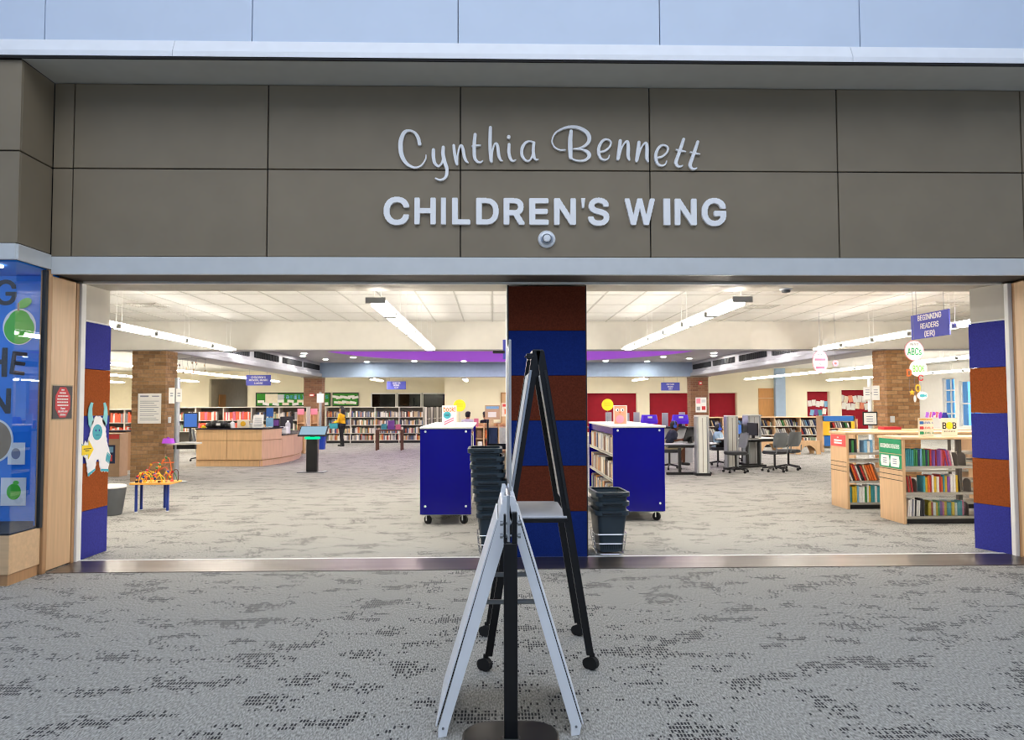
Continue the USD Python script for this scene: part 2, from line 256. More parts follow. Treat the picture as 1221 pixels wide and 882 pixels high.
def jamb(nm, lab, side):
    s = struct(nm, lab)
    if side < 0: P = [(-4.335, 8.1), (-4.32, 8.62), (-4.7, 8.62), (-4.7, 8.1)]
    else: P = [(5.53, 8.0), (5.39, 8.4), (5.8, 8.4), (5.8, 8.0)]
    pl = Polygon(P)
    for i in range(5): obj('stripe_panel', MB().flat(pl, .498, t=(0, 0, .003+i*.503)), 'stripe_blue' if i % 2 == 0 else 'stripe_orange', s)
    obj('head', MB().flat(pl.buffer(-.012), .395, t=(0, 0, 2.518)), 'beige', s)
    if side < 0: bx('white_trim', (-4.36, 8.0, 0), (-4.318, 8.09, 2.905), 'white_paint', s, .004); bx('top_trim', (-4.34, 8.09, 2.515), (-4.316, 8.62, 2.53), 'white_paint', s)
    else: bx('white_trim', (5.52, 7.92, 0), (5.6, 7.985, 2.905), 'white_paint', s, .004); obj('top_trim', MB().flat(pl.buffer(.008), .012, t=(0, 0, 2.517)), 'white_paint', s)
jamb('wall_jamb_left', 'carpet striped blue and orange jamb at the left of the entrance', -1)
jamb('wall_jamb_right', 'carpet striped blue and orange jamb at the right of the entrance', 1)
s = struct('wall_return_left', 'maple return panel between display case and striped jamb')
bx('wood_panel', (-4.42, 7.515, .015), (-4.345, 7.94, 2.9), 'maple', s, .004); bx('stile', (-4.42, 7.445, 0), (-4.338, 7.505, 2.95), 'maple_dk', s, .004); bx('edge_stile', (-4.42, 7.945, 0), (-4.34, 7.995, 2.9), 'maple_dk', s, .003); bx('core', (-4.6, 7.8, 0), (-4.43, 8.1, 2.95), 'maple_dk', s)
s = struct('wall_return_right', 'maple return panel at the right edge of the entrance')
bx('wood_panel', (5.555, 7.3, .015), (5.63, 7.87, 2.9), 'maple', s, .004); bx('edge_stile', (5.56, 7.875, 0), (5.63, 7.915, 2.9), 'maple_dk', s); bx('core', (5.64, 6.97, 0), (5.8, 8.0, 2.95), 'maple_dk', s); bx('wood_panel', (5.555, 6.97, .015), (5.63, 7.29, 2.9), 'maple', s, .004)
s = struct('pillar_striped', 'broad central pillar with shade-darkened orange and blue carpet stripes', 'pillar')
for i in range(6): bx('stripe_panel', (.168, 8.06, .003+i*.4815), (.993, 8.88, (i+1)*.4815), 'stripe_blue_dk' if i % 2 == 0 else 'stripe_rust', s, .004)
bx('edge_trim', (.155, 8.07, 0), (.17, 8.13, 2.9), 'black', s); bx('edge_trim', (.991, 8.07, 0), (1.006, 8.13, 2.9), 'black', s); bx('edge_trim', (.148, 8.13, 0), (.166, 8.88, 2.9), 'white_paint', s); bx('edge_trim', (.995, 8.13, 0), (1.013, 8.88, 2.9), 'white_paint', s)
# the hall this side of the entrance: side walls, end wall and a roof open to a broad skylight
s = struct('wall_hall', 'plain walls of the skylit hall before the library entrance')
bx('wall_panel', (-9.3, -8, 0), (-9, 7.0, 8.5), 'upper_white', s); bx('wall_panel', (9, -8, 0), (9.3, 7.0, 8.5), 'upper_white', s); bx('wall_panel', (-9.3, -8.3, 0), (9.3, -8, 8.5), 'upper_white', s)
s = struct('ceiling_hall', 'hall roof around a long open skylight')
for a, b in (((-9.3, -8.3), (-6.5, 7.3)), ((6.5, -8.3), (9.3, 7.3)), ((-6.5, -8.3), (6.5, -6)), ((-6.5, 5.2), (6.5, 7.3))): bx('roof_panel', (*a, 8.5), (*b, 8.8), 'upper_white', s)
# walls of the library, its ceiling and its beams
s = struct('wall_inner_front', 'library side of the entrance wall')
bx('wall_panel', (-26, 8.1, 0), (-4.71, 8.6, 3.75), 'white_paint', s); bx('wall_panel', (5.81, 8.1, 0), (26, 8.6, 3.75), 'white_paint', s)
ZC = 3.4
s = struct('ceiling', 'white library ceiling of large lay-in tiles')
bx('slab', (-26, 8.6, 3.43), (26, 44, 3.7), 'white_paint', s); bx('ceiling_panel', (-26, 8.6, ZC), (26, 10.95, 3.42), 'tile_white', s)
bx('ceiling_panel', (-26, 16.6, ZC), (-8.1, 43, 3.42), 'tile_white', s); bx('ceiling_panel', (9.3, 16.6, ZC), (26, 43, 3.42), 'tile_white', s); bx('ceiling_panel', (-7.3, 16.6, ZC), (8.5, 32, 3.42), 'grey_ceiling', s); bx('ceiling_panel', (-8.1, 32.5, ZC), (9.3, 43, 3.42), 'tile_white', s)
gx = np.arange(-9.77, 11.2, .61); gy = np.arange(10.96, 16.2, 1.22)
g = MB()
for x in gx: g.box((x-.012, 10.95, ZC-.004), (x+.012, 16.2, ZC+.02))
for y in gy: g.box((gx[0], y-.012, ZC-.004), (gx[-1], y+.012, ZC+.02))
obj('tile_grid', g, 'grid_white', s)
for a, b in zip(gx, gx[1:]):
    for c, e in zip(gy, list(gy[1:])+[16.2]): bx('ceiling_tile', (a+.014, c+.014, ZC), (b-.014, e-.014, ZC+.015), 'tile_white', s, .004)
bx('ceiling_panel', (-26, 10.95, ZC), (gx[0], 16.2, 3.42), 'tile_white', s); bx('ceiling_panel', (gx[-1], 10.95, ZC), (26, 16.2, 3.42), 'tile_white', s)
obj('purple_disc', MB().lathe([(0., ZC-.012), (5.6, ZC-.012), (5.6, ZC+.004)], 96, np.diag([1.1, 1.28, 1.]), (.6, 24.1, 0)), 'purple_paint', s, label='purple-lit disc in the ceiling between the beams')  # emission in the purple colour stands in for purple lighting of the disc
s = struct('beam_front', 'white bulkhead across the library above the brick pillars'); bx('bulkhead', (-26, 16.2, 2.8), (26, 16.6, 3.42), 'bulk_white', s); bx('bottom_edge', (-26, 16.19, 2.79), (26, 16.61, 2.802), 'grey_beam', s)
s = struct('beam_back', 'pale blue bulkhead between the far brick pillars'); bx('bulkhead', (-8.1, 32.0, 2.79), (9.3, 32.5, 3.42), 'blue_grey', s); bx('bottom_edge', (-8.1, 31.98, 2.78), (9.3, 32.52, 2.795), 'grey_beam', s)
for nm, lab, x0, x1, sg in (('beam_left', 'grey beam with dark air grilles on the left', -8.1, -7.3, 1), ('beam_right', 'grey beam with dark air grilles on the right', 8.5, 9.3, -1)):
    s = struct(nm, lab); bx('beam_body', (x0, 16.6, 2.8), (x1, 32, 3.42), 'grey_beam', s, .01); xi = x1 if sg > 0 else x0
    bx('lower_lip', (xi, 16.6, 2.8), (xi+sg*.09, 32, 2.95), 'grey_beam', s, .02)
    for y in (17.0, 20.1, 23.2, 26.3, 29.2):
        gr = MB().box((xi, y, 3.08), (xi+sg*.015, y+2.65, 3.28))
        for k in range(19): gr.box((xi, y+.05+k*.135, 3.07), (xi+sg*.03, y+.07+k*.135, 3.27))
        obj('air_grille', gr, 'grille', s)
# brick pillars
def pillar(x0, x1, side, tone, lab):
    y0, y1 = 16.4, 17.0; s = struct('pillar_brick', lab, 'pillar'); bx('mortar_core', (x0+.008, y0+.008, 0), (x1-.008, y1-.008, 2.8), 'brick_core', s)
    ch, nb, ns = .0824, 3, 2; rest = MB()
    for c in range(34):
        z0, z1 = c*ch+.004, (c+1)*ch-.004; off = .5 if c % 2 else 0.
        W = x1-x0; e = [0]+[(i+off)*W/nb for i in range(0 if off else 1, nb)]+[W]
        for a, b in zip(e, e[1:]):
            j = rng.uniform(-.003, .003)
            bx('brick', (x0+a+(.004 if a else 0), y0+j, z0), (x0+b-(.004 if b < W else 0), y0+.1, z1), f'brick_{tone}{rng.integers(4)}', s, .004)
        L = y1-y0-.1; e = [0]+[(i+1-off)*L/ns for i in range(0, ns) if 0 < (i+1-off)*L/ns < L]+[L]
        for a, b in zip(e, e[1:]):
            j = rng.uniform(-.003, .003)
            for sd in (-1, 1):
                bb = ((x0-j, y0+.104+a, z0), (x0+.1, y0+.1+b, z1)) if sd < 0 else ((x1-.1, y0+.104+a, z0), (x1+j, y0+.1+b, z1))
                if sd == side: bx('brick', *bb, f'brick_{tone}{rng.integers(4)}', s, .004)
                else: rest.box(*bb)
        for i in range(3): rest.box((x0+.1+i*(W-.2)/3, y1-.05, z0), (x0+.1+(i+1)*(W-.2)/3-.008, y1, z1))
    obj('back_bricks', rest, f'brick_{tone}1', s, kind='stuff')
    return s
pillar(-7.757, -7.04, 1, 'l', 'brown brick pillar behind the bead maze table')
pillar(8.656, 9.387, -1, 'r', 'tan brick pillar behind the beginning readers shelves')
for x0, x1, lab in ((-7.95, -7.2, 'dark far brick pillar beside the woman in yellow'), (8.4, 9.15, 'dark far brick pillar behind the computer tables')):
    s = struct('pillar_brick', lab, 'pillar'); bx('shaft', (x0, 31.9, 0), (x1, 32.5, 2.79), 'brick_far', s); bx('cap', (x0-.01, 31.88, 2.72), (x1+.01, 32.5, 2.79), 'brick_core', s)
# far walls
WB, WR = 40.0, 38.0
s = struct('wall_back', 'cream back wall with windows, bulletin boards and crimson niches')
def seg(x0, x1, z0, z1, y, t=.3, m='cream'): bx('wall_panel', (x0, y, z0), (x1, y+t, z1), m, s)
seg(-26, -14.9, 0, 3.42, WB); seg(-12.9, -6.44, 0, 3.42, WB); seg(-14.9, -12.9, 3.0, 3.42, WB); seg(-6.44, -2.44, 2.24, 3.42, WB); seg(-6.44, -3.75, 0, 1.3, WB); seg(-2.44, 4.74, 0, 3.42, WR)
bx('return_panel', (-2.44, WR+.3, 0), (-2.3, 40.3, 3.42), 'cream', s)
nich = [(4.74, 7.26, .2, 2.17), (7.9, 9.95, .2, 2.17), (10.93, 12.36, .2, 2.17), (15.95, 17.12, .3, 2.23), (17.72, 19.35, .15, 2.3)]
x = 4.74
for a, b, z0, z1 in nich:
    if a > x: seg(x, a, 0, 3.42, WR)
    seg(a, b, z1, 3.42, WR); seg(a, b, 0, z0, WR); bx('niche_back', (a-.1, WR+.3, 0), (b+.1, WR+.42, 3.42), 'crimson', s); x = b
seg(x, 21, 0, 3.42, WR)
bx('light_pilaster', (14.25, WR-.25, 0), (14.75, WR+.0, 3.42), 'blue_grey', s)  # raised strip, the daylight of a recess put into its blue-grey colour
s = struct('corridor', 'dim tan corridor beyond the back wall', 'corridor')
bx('corridor_wall', (-15.2, 46, 0), (-12.6, 46.2, 3.3), 'tan_wall', s); bx('corridor_wall', (-15.2, 40.3, 0), (-14.92, 46, 3.3), 'tan_wall', s); bx('corridor_wall', (-12.88, 40.3, 0), (-12.6, 46, 3.3), 'tan_wall', s); bx('corridor_ceiling', (-15.2, 40.3, 3.3), (-12.6, 46.2, 3.4), 'tan_wall', s)
bx('doorway', (-13.7, 45.9, 0), (-12.95, 46, 2.2), 'cream_dim', s); bx('door_leaf', (-14.9, 41.4, 0), (-14.86, 42.4, 2.2), 'oak', s)
s = struct('wall_side_left', 'cream side wall of the library'); bx('wall_panel', (-26, 8.6, 0), (-21, 40, 3.42), 'cream', s); bx('wall_recess', (-20.9, 39.6, 0), (-18.3, 39.95, 3.1), 'cream_dim', s)
s = struct('wall_side_right', 'white side wall of the library with tall windows')
for y0, y1, z0, z1 in ((8.6, 31.3, 0, 3.42), (31.3, 32.75, 2.6, 3.42), (31.3, 32.75, 0, .6), (32.75, 33.05, 0, 3.42), (33.05, 33.95, 2.75, 3.42), (33.05, 33.95, 0, .6), (33.95, 38, 0, 3.42)):
    bx('wall_panel', (20.5, y0, z0), (20.9, y1, z1), 'white_paint', s)
def window(n, y0, y1, z0, z1, lab, nx, nz):
    s = struct(f'window_{n}', lab); t = .05
    for k in range(nx+1): y = y0+(y1-y0-t)*k/nx; bx('mullion', (20.6, y, z0), (20.72, y+t, z1), 'white_paint', s)
    for k in range(nz+1): z = z0+(z1-z0-t)*k/nz; bx('transom', (20.6, y0, z), (20.72, y1, z+t), 'white_paint', s)
    for i in range(nx):
        for k in range(nz): bx('window_pane', (20.65, y0+(y1-y0-t)*i/nx+t, z0+(z1-z0-t)*k/nz+t), (20.66, y0+(y1-y0-t)*(i+1)/nx, z0+(z1-z0-t)*(k+1)/nz), 'blue_glass', s)
window(1, 33.05, 33.95, .6, 2.75, 'tall window with daylight and small panes', 2, 4); window(2, 31.3, 32.75, .6, 2.6, 'second tall daylight window beside the striped jamb', 2, 2)
for i, (a, b) in enumerate(((-6.44, -5.11), (-5.07, -3.79), (-3.74, -2.46))):
    s = struct(f'window_{i+3}', f'{("first", "second", "third")[i]} dark interior window from the left on the back wall'); z0 = 1.3 if i < 2 else .05
    for p, q in (((a, 39.95, z0), (a+.05, 40.1, 2.24)), ((b-.05, 39.95, z0), (b, 40.1, 2.24))): bx('frame', p, q, 'white_paint', s)
    bx('frame', (a, 39.95, 2.18), (b, 40.1, 2.24), 'white_paint', s); bx('frame', (a, 39.95, z0), (b, 40.1, z0+.05), 'white_paint', s); bx('window_pane', (a+.05, 40.02, z0+.05), (b-.05, 40.03, 2.18), 'dark_glass', s)
s = struct('unlit_room', 'unlit room behind the dark interior windows', 'room')
bx('room_wall', (-6.8, 43, 0), (-2.3, 43.1, 3.3), 'stool_grey', s); bx('room_wall', (-6.9, 40.3, 0), (-6.5, 43.1, 3.3), 'grille', s); bx('room_wall', (-2.4, 40.3, 0), (-2.3, 43.1, 3.3), 'grille', s); bx('room_ceiling', (-6.9, 40.3, 3.1), (-2.3, 43.1, 3.3), 'grille', s)
s = struct('door_1', 'oak door in the far right wall'); bx('door_leaf', (13.45, WR-.04, 0), (14.22, WR, 1.9), 'oak', s, .005); bx('transom_panel', (13.45, WR-.04, 1.92), (14.22, WR, 2.4), 'oak', s, .005); bx('door_handle', (13.52, WR-.1, 1.0), (13.6, WR-.04, 1.04), 'steel', s)
s = struct('door_2', 'pale wooden door frame behind the striped pillar'); bx('door_leaf', (.45, WR-.03, 0), (1.3, WR, 2.15), 'maple', s, .005); bx('door_frame', (.38, WR-.05, 0), (.45, WR, 2.2), 'maple_dk', s); bx('door_frame', (.38, WR-.05, 2.15), (1.37, WR, 2.22), 'maple_dk', s)
# ------------------------------------------------------------------ lamps
def light_row(x, y0, n, L, lab, z=2.77, grp=None):
    t = thing('pendant_light', lab, 'ceiling light', (x, y0, 0), 0, grp)
    obj('housing', MB().flat(Polygon([(-.07, 0), (.07, 0), (.11, .018), (.05, .035), (-.05, .035), (-.11, .018)]), n*L, np.array([[1., 0, 0], [0, 0, 1.], [0, 1., 0]]), (0, 0, z)), 'bob_grey', t)
    for e in (-.02, n*L): bx('end_cap', (-.11, e, z-.03), (.11, e+.02, z+.035), 'beige', t)
    for i in range(n):
        m = MB(); rr = [ring(rrect(.135, L-.14, .03, 3), z-.0005), ring(rrect(.125, L-.15, .04, 3), z-.045)]
        obj('lens', m.loft([q+np.array([0, L*(i+.5), 0]) for q in rr]), 'lens', t)
        if i: bx('divider', (-.071, L*i-.065, z-.05), (.071, L*i+.065, z), 'mid_grey', t)
    up = MB(); up.box((-.045, .05, z+.036), (.045, n*L-.05, z+.039)); obj('uplight', up, 'uplight', t)
    for k in range(int(n*L/2.4)+1):
        yy = min(.15+k*2.4, n*L-.15)
        for dx in (-.04, .04): obj('cable', MB().cyl((dx, yy, z+.036), (dx, yy, ZC), .003, 5), 'white_paint', t)
for x, y, n, l in ((-5.4, 8.45, 6, 'long pendant light row over the bead maze side, first from the left'), (-1.3, 8.35, 6, 'pendant light row hanging left of the striped pillar'), (2.76, 8.25, 6, 'pendant light row hanging right of the striped pillar'), (6.82, 8.45, 6, 'pendant light row passing behind the beginning readers sign')): light_row(x, y, n, 1.2, l)
for x, y, n, l in ((-10.4, 17, 11, 'pendant light row beyond the left brick pillar, nearer one'), (-14.3, 17, 11, 'pendant light row beyond the left brick pillar, farther one'), (11.8, 17, 10, 'pendant light row beyond the right brick pillar, nearer one'), (-18.4, 20, 10, 'pendant light row beyond the left brick pillar, farthest one'), (16.5, 17, 11, 'pendant light row beyond the right brick pillar, farther one')): light_row(x, y, n, 1.8, l)
for x, y, n, l in ((-5.35, 33.2, 3, 'far pendant light row over the chapter books shelf'), (-1.28, 33.2, 3, 'far pendant light row above the yellow disc on the left cart'), (2.75, 33.2, 3, 'far pendant light row behind the striped pillar'), (6.8, 33.2, 3, 'far pendant light row before the crimson niches')): light_row(x, y, 2, 1.6, l)
dl = {}
def downlight(x, y, row):
    dl[row] = dl.get(row, 0)+1
    t = thing('downlight', f'round ceiling downlight, {ONE[dl[row]-1]} {row}', 'ceiling light', (x, y, 0), 0, 'downlights around the purple disc')
    obj('trim_ring', MB().lathe([(.09, ZC-.012), (.125, ZC-.02), (.13, ZC-.002)], 20), 'white_paint', t, smooth=30); obj('lamp', MB().lathe([(.0001, ZC-.016), (.092, ZC-.016), (.0001, ZC-.0165)], 20), 'spot', t)
for sx in (-6.5, 7.7):
    for y in (19.5, 22.8, 26.1, 29.4): downlight(sx, y, f'from the front in the row near the {"left" if sx < 0 else "right"} grille beam')
for sx in (-5.2, 6.4):
    for y in (24.4, 28.2, 31.2): downlight(sx, y, f'from the front beside the {"left" if sx < 0 else "right"} end of the purple disc')
for x in (-4., -1.5, .9, 3.4, 5.8):  # unseen extra downlights, added to brighten the floor between the beams
    for y in (18.4, 21.2): downlight(x, y, 'from the left, added unseen to light the middle floor')
for x in (-3.2, -1.2, .6, 2.6, 4.6): downlight(x, 30.7, 'from the left before the pale blue back bulkhead')
for x in (-6.9, 8.1):
    for y in (21.5, 27.5): downlight(x, y, f'from the front, tight against the {"left" if x < 0 else "right"} grille beam')
# ------------------------------------------------------------------ lettering of the facade
def stroke(pts, k=7):
    P = np.array(pts, float)
    if len(P) < 3: Q = P
    else:
        E_ = np.vstack([2*P[0]-P[1], P, 2*P[-1]-P[-2]]); Q = []
        for i in range(1, len(P)):
            p0, p1, p2, p3 = E_[i-1:i+3]
            for u in np.linspace(0, 1, k, endpoint=False): Q.append(.5*((2*p1)+(-p0+p2)*u+(2*p0-5*p1+4*p2-p3)*u*u+(-p0+3*p1-3*p2+p3)*u**3))
        Q = np.array(Q+[P[-1]])
    c = [Point(x, y).buffer(max(w, 6)/2, 6) for x, y, w in Q]
    return unary_union([MultiPoint(list(a.exterior.coords)+list(b.exterior.coords)).convex_hull for a, b in zip(c, c[1:])])
def off(st, dx, dy): return [[(x+dx, y+dy, w) for x, y, w in q] for q in st]
N2 = [[(543, 170, 24), (538, 220, 26), (528, 290, 26), (525, 305, 20)], [(530, 300, 14), (555, 220, 12), (580, 180, 14), (598, 178, 20), (602, 220, 24), (600, 280, 24), (608, 310, 14)]]
E2 = [[(385, 255, 10), (430, 245, 14), (465, 215, 14), (475, 180, 12), (450, 160, 12), (415, 170, 18), (388, 215, 22), (385, 260, 22), (400, 300, 16), (430, 312, 12), (455, 300, 10), (463, 278, 8)]]
T2 = [[(1008, 155, 20), (990, 210, 24), (965, 280, 24), (950, 325, 24), (960, 352, 18), (980, 358, 14), (998, 350, 8)], [(952, 233, 8), (985, 240, 14), (1022, 247, 8)]]
FIRST = [[[(225, 205, 28), (215, 160, 26), (190, 120, 20), (150, 102, 16), (110, 115, 26), (85, 170, 32), (80, 230, 34), (92, 300, 32), (130, 360, 24), (190, 388, 14), (240, 370, 12), (270, 325, 10), (275, 290, 8)]],
    [[(330, 250, 24), (330, 300, 26), (340, 350, 24), (368, 376, 16), (395, 350, 14), (405, 300, 14)], [(405, 230, 24), (403, 280, 28), (415, 340, 28), (432, 390, 26), (432, 435, 24), (415, 470, 18), (380, 482, 14), (348, 470, 12)]],
    [[(485, 215, 20), (492, 280, 24), (505, 340, 24), (510, 360, 20)], [(510, 355, 14), (515, 290, 12), (530, 225, 14), (545, 215, 16), (556, 245, 24), (565, 300, 24), (580, 335, 18), (594, 347, 10)]],
    [[(648, 130, 24), (642, 190, 26), (640, 250, 26), (645, 310, 24), (665, 340, 18), (690, 345, 12), (706, 332, 8)], [(622, 220, 8), (660, 215, 14), (690, 213, 8)]],
    [[(765, 75, 24), (762, 150, 26), (762, 230, 26), (768, 310, 26), (772, 335, 22)], [(775, 325, 12), (780, 260, 12), (795, 208, 14), (812, 200, 18), (822, 230, 24), (828, 290, 24), (842, 325, 16), (856, 332, 8)]],
    [[(908, 205, 22), (905, 260, 24), (915, 310, 22), (935, 333, 14), (958, 325, 8)], [(905, 145, 26), (905, 150, 26)]],
    [[(1100, 190, 16), (1070, 180, 12), (1035, 190, 18), (1008, 230, 24), (1005, 285, 22), (1030, 325, 16), (1060, 330, 12), (1085, 290, 14), (1098, 200, 16)], [(1097, 195, 22), (1092, 250, 24), (1098, 300, 22), (1112, 322, 14), (1130, 320, 8)]]]
LAST = [[[(185, 100, 24), (178, 160, 30), (178, 230, 32), (180, 295, 26)], [(140, 240, 10), (100, 240, 10), (60, 215, 10), (45, 170, 10), (70, 115, 12), (130, 80, 16), (190, 68, 20), (250, 78, 24), (300, 110, 28), (318, 155, 28), (300, 195, 22), (255, 222, 12), (200, 232, 8)], [(200, 232, 8), (260, 235, 12), (305, 255, 24), (315, 285, 26), (290, 312, 18), (245, 320, 12), (200, 310, 10), (185, 295, 14)]],
    E2, N2, off(N2, 137, 11), off(E2, 418, 40), T2, off(T2, 104, 18)]
t = thing('script_sign', "white flowing script letters reading Cynthia Bennett on the brown fascia", 'sign', (0, 7.49, 0))
for fam, ox, sc in ((FIRST, 465, 6.426), (LAST, 650, 6.105)):
    for L in fam:
        pl = unary_union([stroke(q) for q in L]).simplify(.8)
        k = .008437
        pl = AF.affine_transform(pl, [k/sc, 0, 0, -k/sc, (ox-480)*k-.901, 4.237-(140-170)*.00847+((ox+90-480)*4.86e-5)])
        obj('letter', MB().flat(pl, .03, FRONT, (0, -.002, 0)), 'letter', t)
t = thing('block_sign', "white block capitals CHILDREN'S WING on the brown fascia", 'sign', (0, 7.49, 0))
for ch, a, b in zip("CHILDREN'SWING", (50, 150, 237, 273, 352, 442, 526, 608, 697, 720, 842, 970, 1007, 1097), (133, 220, 253, 333, 426, 511, 590, 680, 711, 791, 941, 992, 1080, 1178)):
    k = .003043; x0, x1 = -1.086+(a-50)*k, -1.086+(b-50)*k; zc, h = 3.546, .268
    if ch in 'CSG': h = .284
    if ch == "'": zc, h = 3.632, .1
    pl = sbox(0, 0, 1, 1) if ch in "I'" else tpoly(ch).buffer(.016, join_style=2)
    q = pl.bounds; pl = AF.affine_transform(AF.translate(pl, -(q[0]+q[2])/2, -(q[1]+q[3])/2), [(x1-x0)/(q[2]-q[0]), 0, 0, h/(q[3]-q[1]), (x0+x1)/2, zc])
    if ch == "'": pl = Polygon([(x0, zc+h/2), (x1, zc+h/2), (x1-.012, zc-h/2), (x0+.012, zc-h/2)])
    obj('letter', MB().flat(pl, .035, FRONT, (0, -.002, 0)), 'letter', t)
t = thing('wall_alarm', 'round white horn on the fascia below the word WING lettering', 'alarm', (.538, 7.49, 3.27))
obj('base_plate', MB().lathe([(.0001, 0), (.086, 0), (.088, .012), (.078, .028), (.06, .03), (.0001, .03)], 32, FRONT), 'sign_white', t, smooth=30); obj('horn_ring', MB().lathe([(.058, .03), (.062, .045), (.05, .05), (.04, .035)], 32, FRONT), 'silver', t, smooth=30); obj('lens_cap', MB().lathe([(.036, .03), (.036, .06), (.028, .07), (.0001, .072)], 24, FRONT), 'sign_white', t, smooth=30)
t = thing('smoke_detector', 'small dome detector on the soffit of the entrance', 'detector', (3.31, 8.4, 0)); obj('base', MB().lathe([(.0001, 2.9155), (.07, 2.9155), (.07, 2.9), (.0001, 2.9)], 24), 'sign_white', t, smooth=30); obj('dome', MB().lathe([(.05, 2.9), (.045, 2.875), (.0001, 2.866)], 24), 'grey_plastic', t, smooth=30)
def vent(x, y, lab):
    t = thing('ceiling_vent', lab, 'vent', (x, y, 0), 0); m = MB(); m.box((-.3, -.3, ZC-.008), (.3, .3, ZC-.0005)); obj('frame', m, 'white_paint', t)
    for k in range(3):
        q = MB()
        for e in range(4): q.box((-.25+k*.08, -.25+k*.08, ZC-.02), (.25-k*.08, -.235+k*.08, ZC-.008), 0, Rz(e*PI/2))
        obj('vane', q, 'grid_white', t)
vent(-6.1, 13.4, 'square ceiling vent above the first light row'); vent(4.9, 13.6, 'square ceiling vent right of the centre light row'); vent(8.0, 13.2, 'square ceiling vent behind the beginning readers sign')
# ------------------------------------------------------------------ display case at the left edge
t = thing('display_case', 'blue glazed display case with wooden base at the left edge', 'display case')
bx('base', (-9, 6.97, .1), (-4.36, 7.44, .45), 'maple_h', t, .004); bx('plinth', (-9, 6.985, 0), (-4.375, 7.44, .1), 'maple_dk', t); bx('inner_floor', (-9, 6.98, .452), (-4.37, 7.75, .465), 'grille', t); bx('case_top', (-9, 6.98, 2.94), (-4.37, 7.8, 2.955), 'case_blue', t)
bx('backdrop', (-9, 7.75, .45), (-4.43, 7.77, 2.95), 'case_blue', t); bx('front_pane', (-9, 6.985, .465), (-4.372, 6.991, 2.94), 'case_glass', t); bx('side_pane', (-4.371, 6.985, .465), (-4.365, 7.4, 2.94), 'case_glass', t); bx('frame', (-4.378, 7.4, .45), (-4.345, 7.443, 2.94), 'grille', t)
bx('end_wall', (-4.44, 7.46, .45), (-4.43, 7.75, 2.95), 'case_blue', t)
bx('lamp_bar', (-8.5, 7.1, 2.915), (-4.6, 7.16, 2.938), 'case_lamp', t)
def wallword(nm, parts, lab, cat='lettering', y=7.748, m='text_black', depth=.006):
    t = thing(nm, lab, cat, (0, y, 0))
    for ch, x, z, h, rot in parts:
        q = text(ch, h, True, depth=depth); q.apply_transform(trimesh.transformations.rotation_matrix(rot, [0, 0, 1])); obj('letter', MB().mesh(q, FRONT, (x, 0, z)), m, t)
wallword('backdrop_lettering', [('G', -4.95, 2.77, .24, 0), ('O', -5.17, 2.38, .26, 0), ('H', -5.03, 2.06, .28, 0), ('E', -4.80, 2.05, .22, -.12), ('N', -4.97, 1.67, .24, 0)], 'big black letters on the blue backdrop of the display case')
def cut(nm, lab, cat, y, layers, par=None):
    """a card cut-out of named layers (name, polygon, material, thickness), each standing on the one before"""
    t = thing(nm, lab, cat, (0, y, 0)); d0 = 0.
    for n, pl, m, th in layers: obj(n, MB().flat(pl, th, FRONT, (0, -d0, 0)), m, t); d0 += th
    return t
def ell(x, z, a, b): return AF.scale(Point(x, z).buffer(1., 20), a, b)
cut('paper_fruit', 'bright green paper fruit with a leaf on the blue backdrop', 'paper cutout', 7.746, [('white_outline', ell(-4.80, 2.42, .165, .185), 'paper', .002), ('body', unary_union([ell(-4.80, 2.40, .15, .155), ell(-4.80, 2.48, .11, .11)]), 'fruit_green', .003), ('leaf', AF.rotate(ell(-4.75, 2.66, .075, .045), 30), 'leaf_green', .003), ('stem', sbox(-4.82, 2.58, -4.80, 2.66), 'seed_brown', .002)])
cut('paper_seed', 'brown paper seed shape at the edge of the blue backdrop', 'paper cutout', 7.746, [('white_outline', ell(-5.02, 1.27, .19, .22), 'paper', .002), ('body', ell(-5.02, 1.27, .17, .2), 'seed_brown', .003)])
cut('display_sheet', 'white sheet with a grey drawing low in the display case', 'paper', 7.744, [('sheet', sbox(-4.88, 1.03, -4.71, 1.25), 'paper', .002), ('drawing', ell(-4.8, 1.14, .045, .055), 'text_grey', .001)])
cut('display_sheet', 'white sheet with a green drawing at the bottom of the display case', 'paper', 7.744, [('sheet', sbox(-4.94, .62, -4.69, .9), 'paper', .002), ('drawing', ell(-4.81, .76, .07, .08), 'fruit_green', .001), ('leaf', ell(-4.79, .85, .03, .02), 'leaf_green', .001)])
# things fixed to the returns
SIDE = np.array([[0, 0, 1.], [1., 0, 0], [0, 1., 0]])      # drawing on a wall facing +x: drawing x runs along +y, thickness along +x
t = thing('red_notice', 'red and grey notice on the left maple return panel', 'sign', (-4.345, 7.725, 1.654))
obj('holder', MB().flat(sbox(-.185, -.178, .185, .178), .004, SIDE), 'acrylic', t); obj('card', MB().flat(sbox(-.17, -.165, .17, .165), .005, SIDE, (.002, 0, 0)), 'dark_card', t); obj('red_field', MB().flat(Polygon([(.135*math.cos(a)*1.05, .165*math.sin(a)) for a in np.arange(8)*PI/4+PI/8]), .002, SIDE, (.007, 0, 0)), 'red_sign', t)
q = MB()
for i, (w, txt) in enumerate(((.06, ''), (.12, ''), (.18, ''), (.2, ''), (.2, ''), (.19, ''), (.08, 'Please'), (.17, 'stay with your'), (.1, 'children'))):
    zc = .125-i*.031
    if txt: q.mesh(text(txt, .02, True, w), SIDE, (.009, 0, zc))
    else:
        for a in np.arange(-w/2, w/2-.01, .028): q.flat(sbox(a, zc-.007, min(a+.022, w/2), zc+.007), .001, SIDE, (.009, 0, 0))
obj('lettering', q, 'paper', t)
YX = -4.325
def yx(pts): return Polygon(pts)
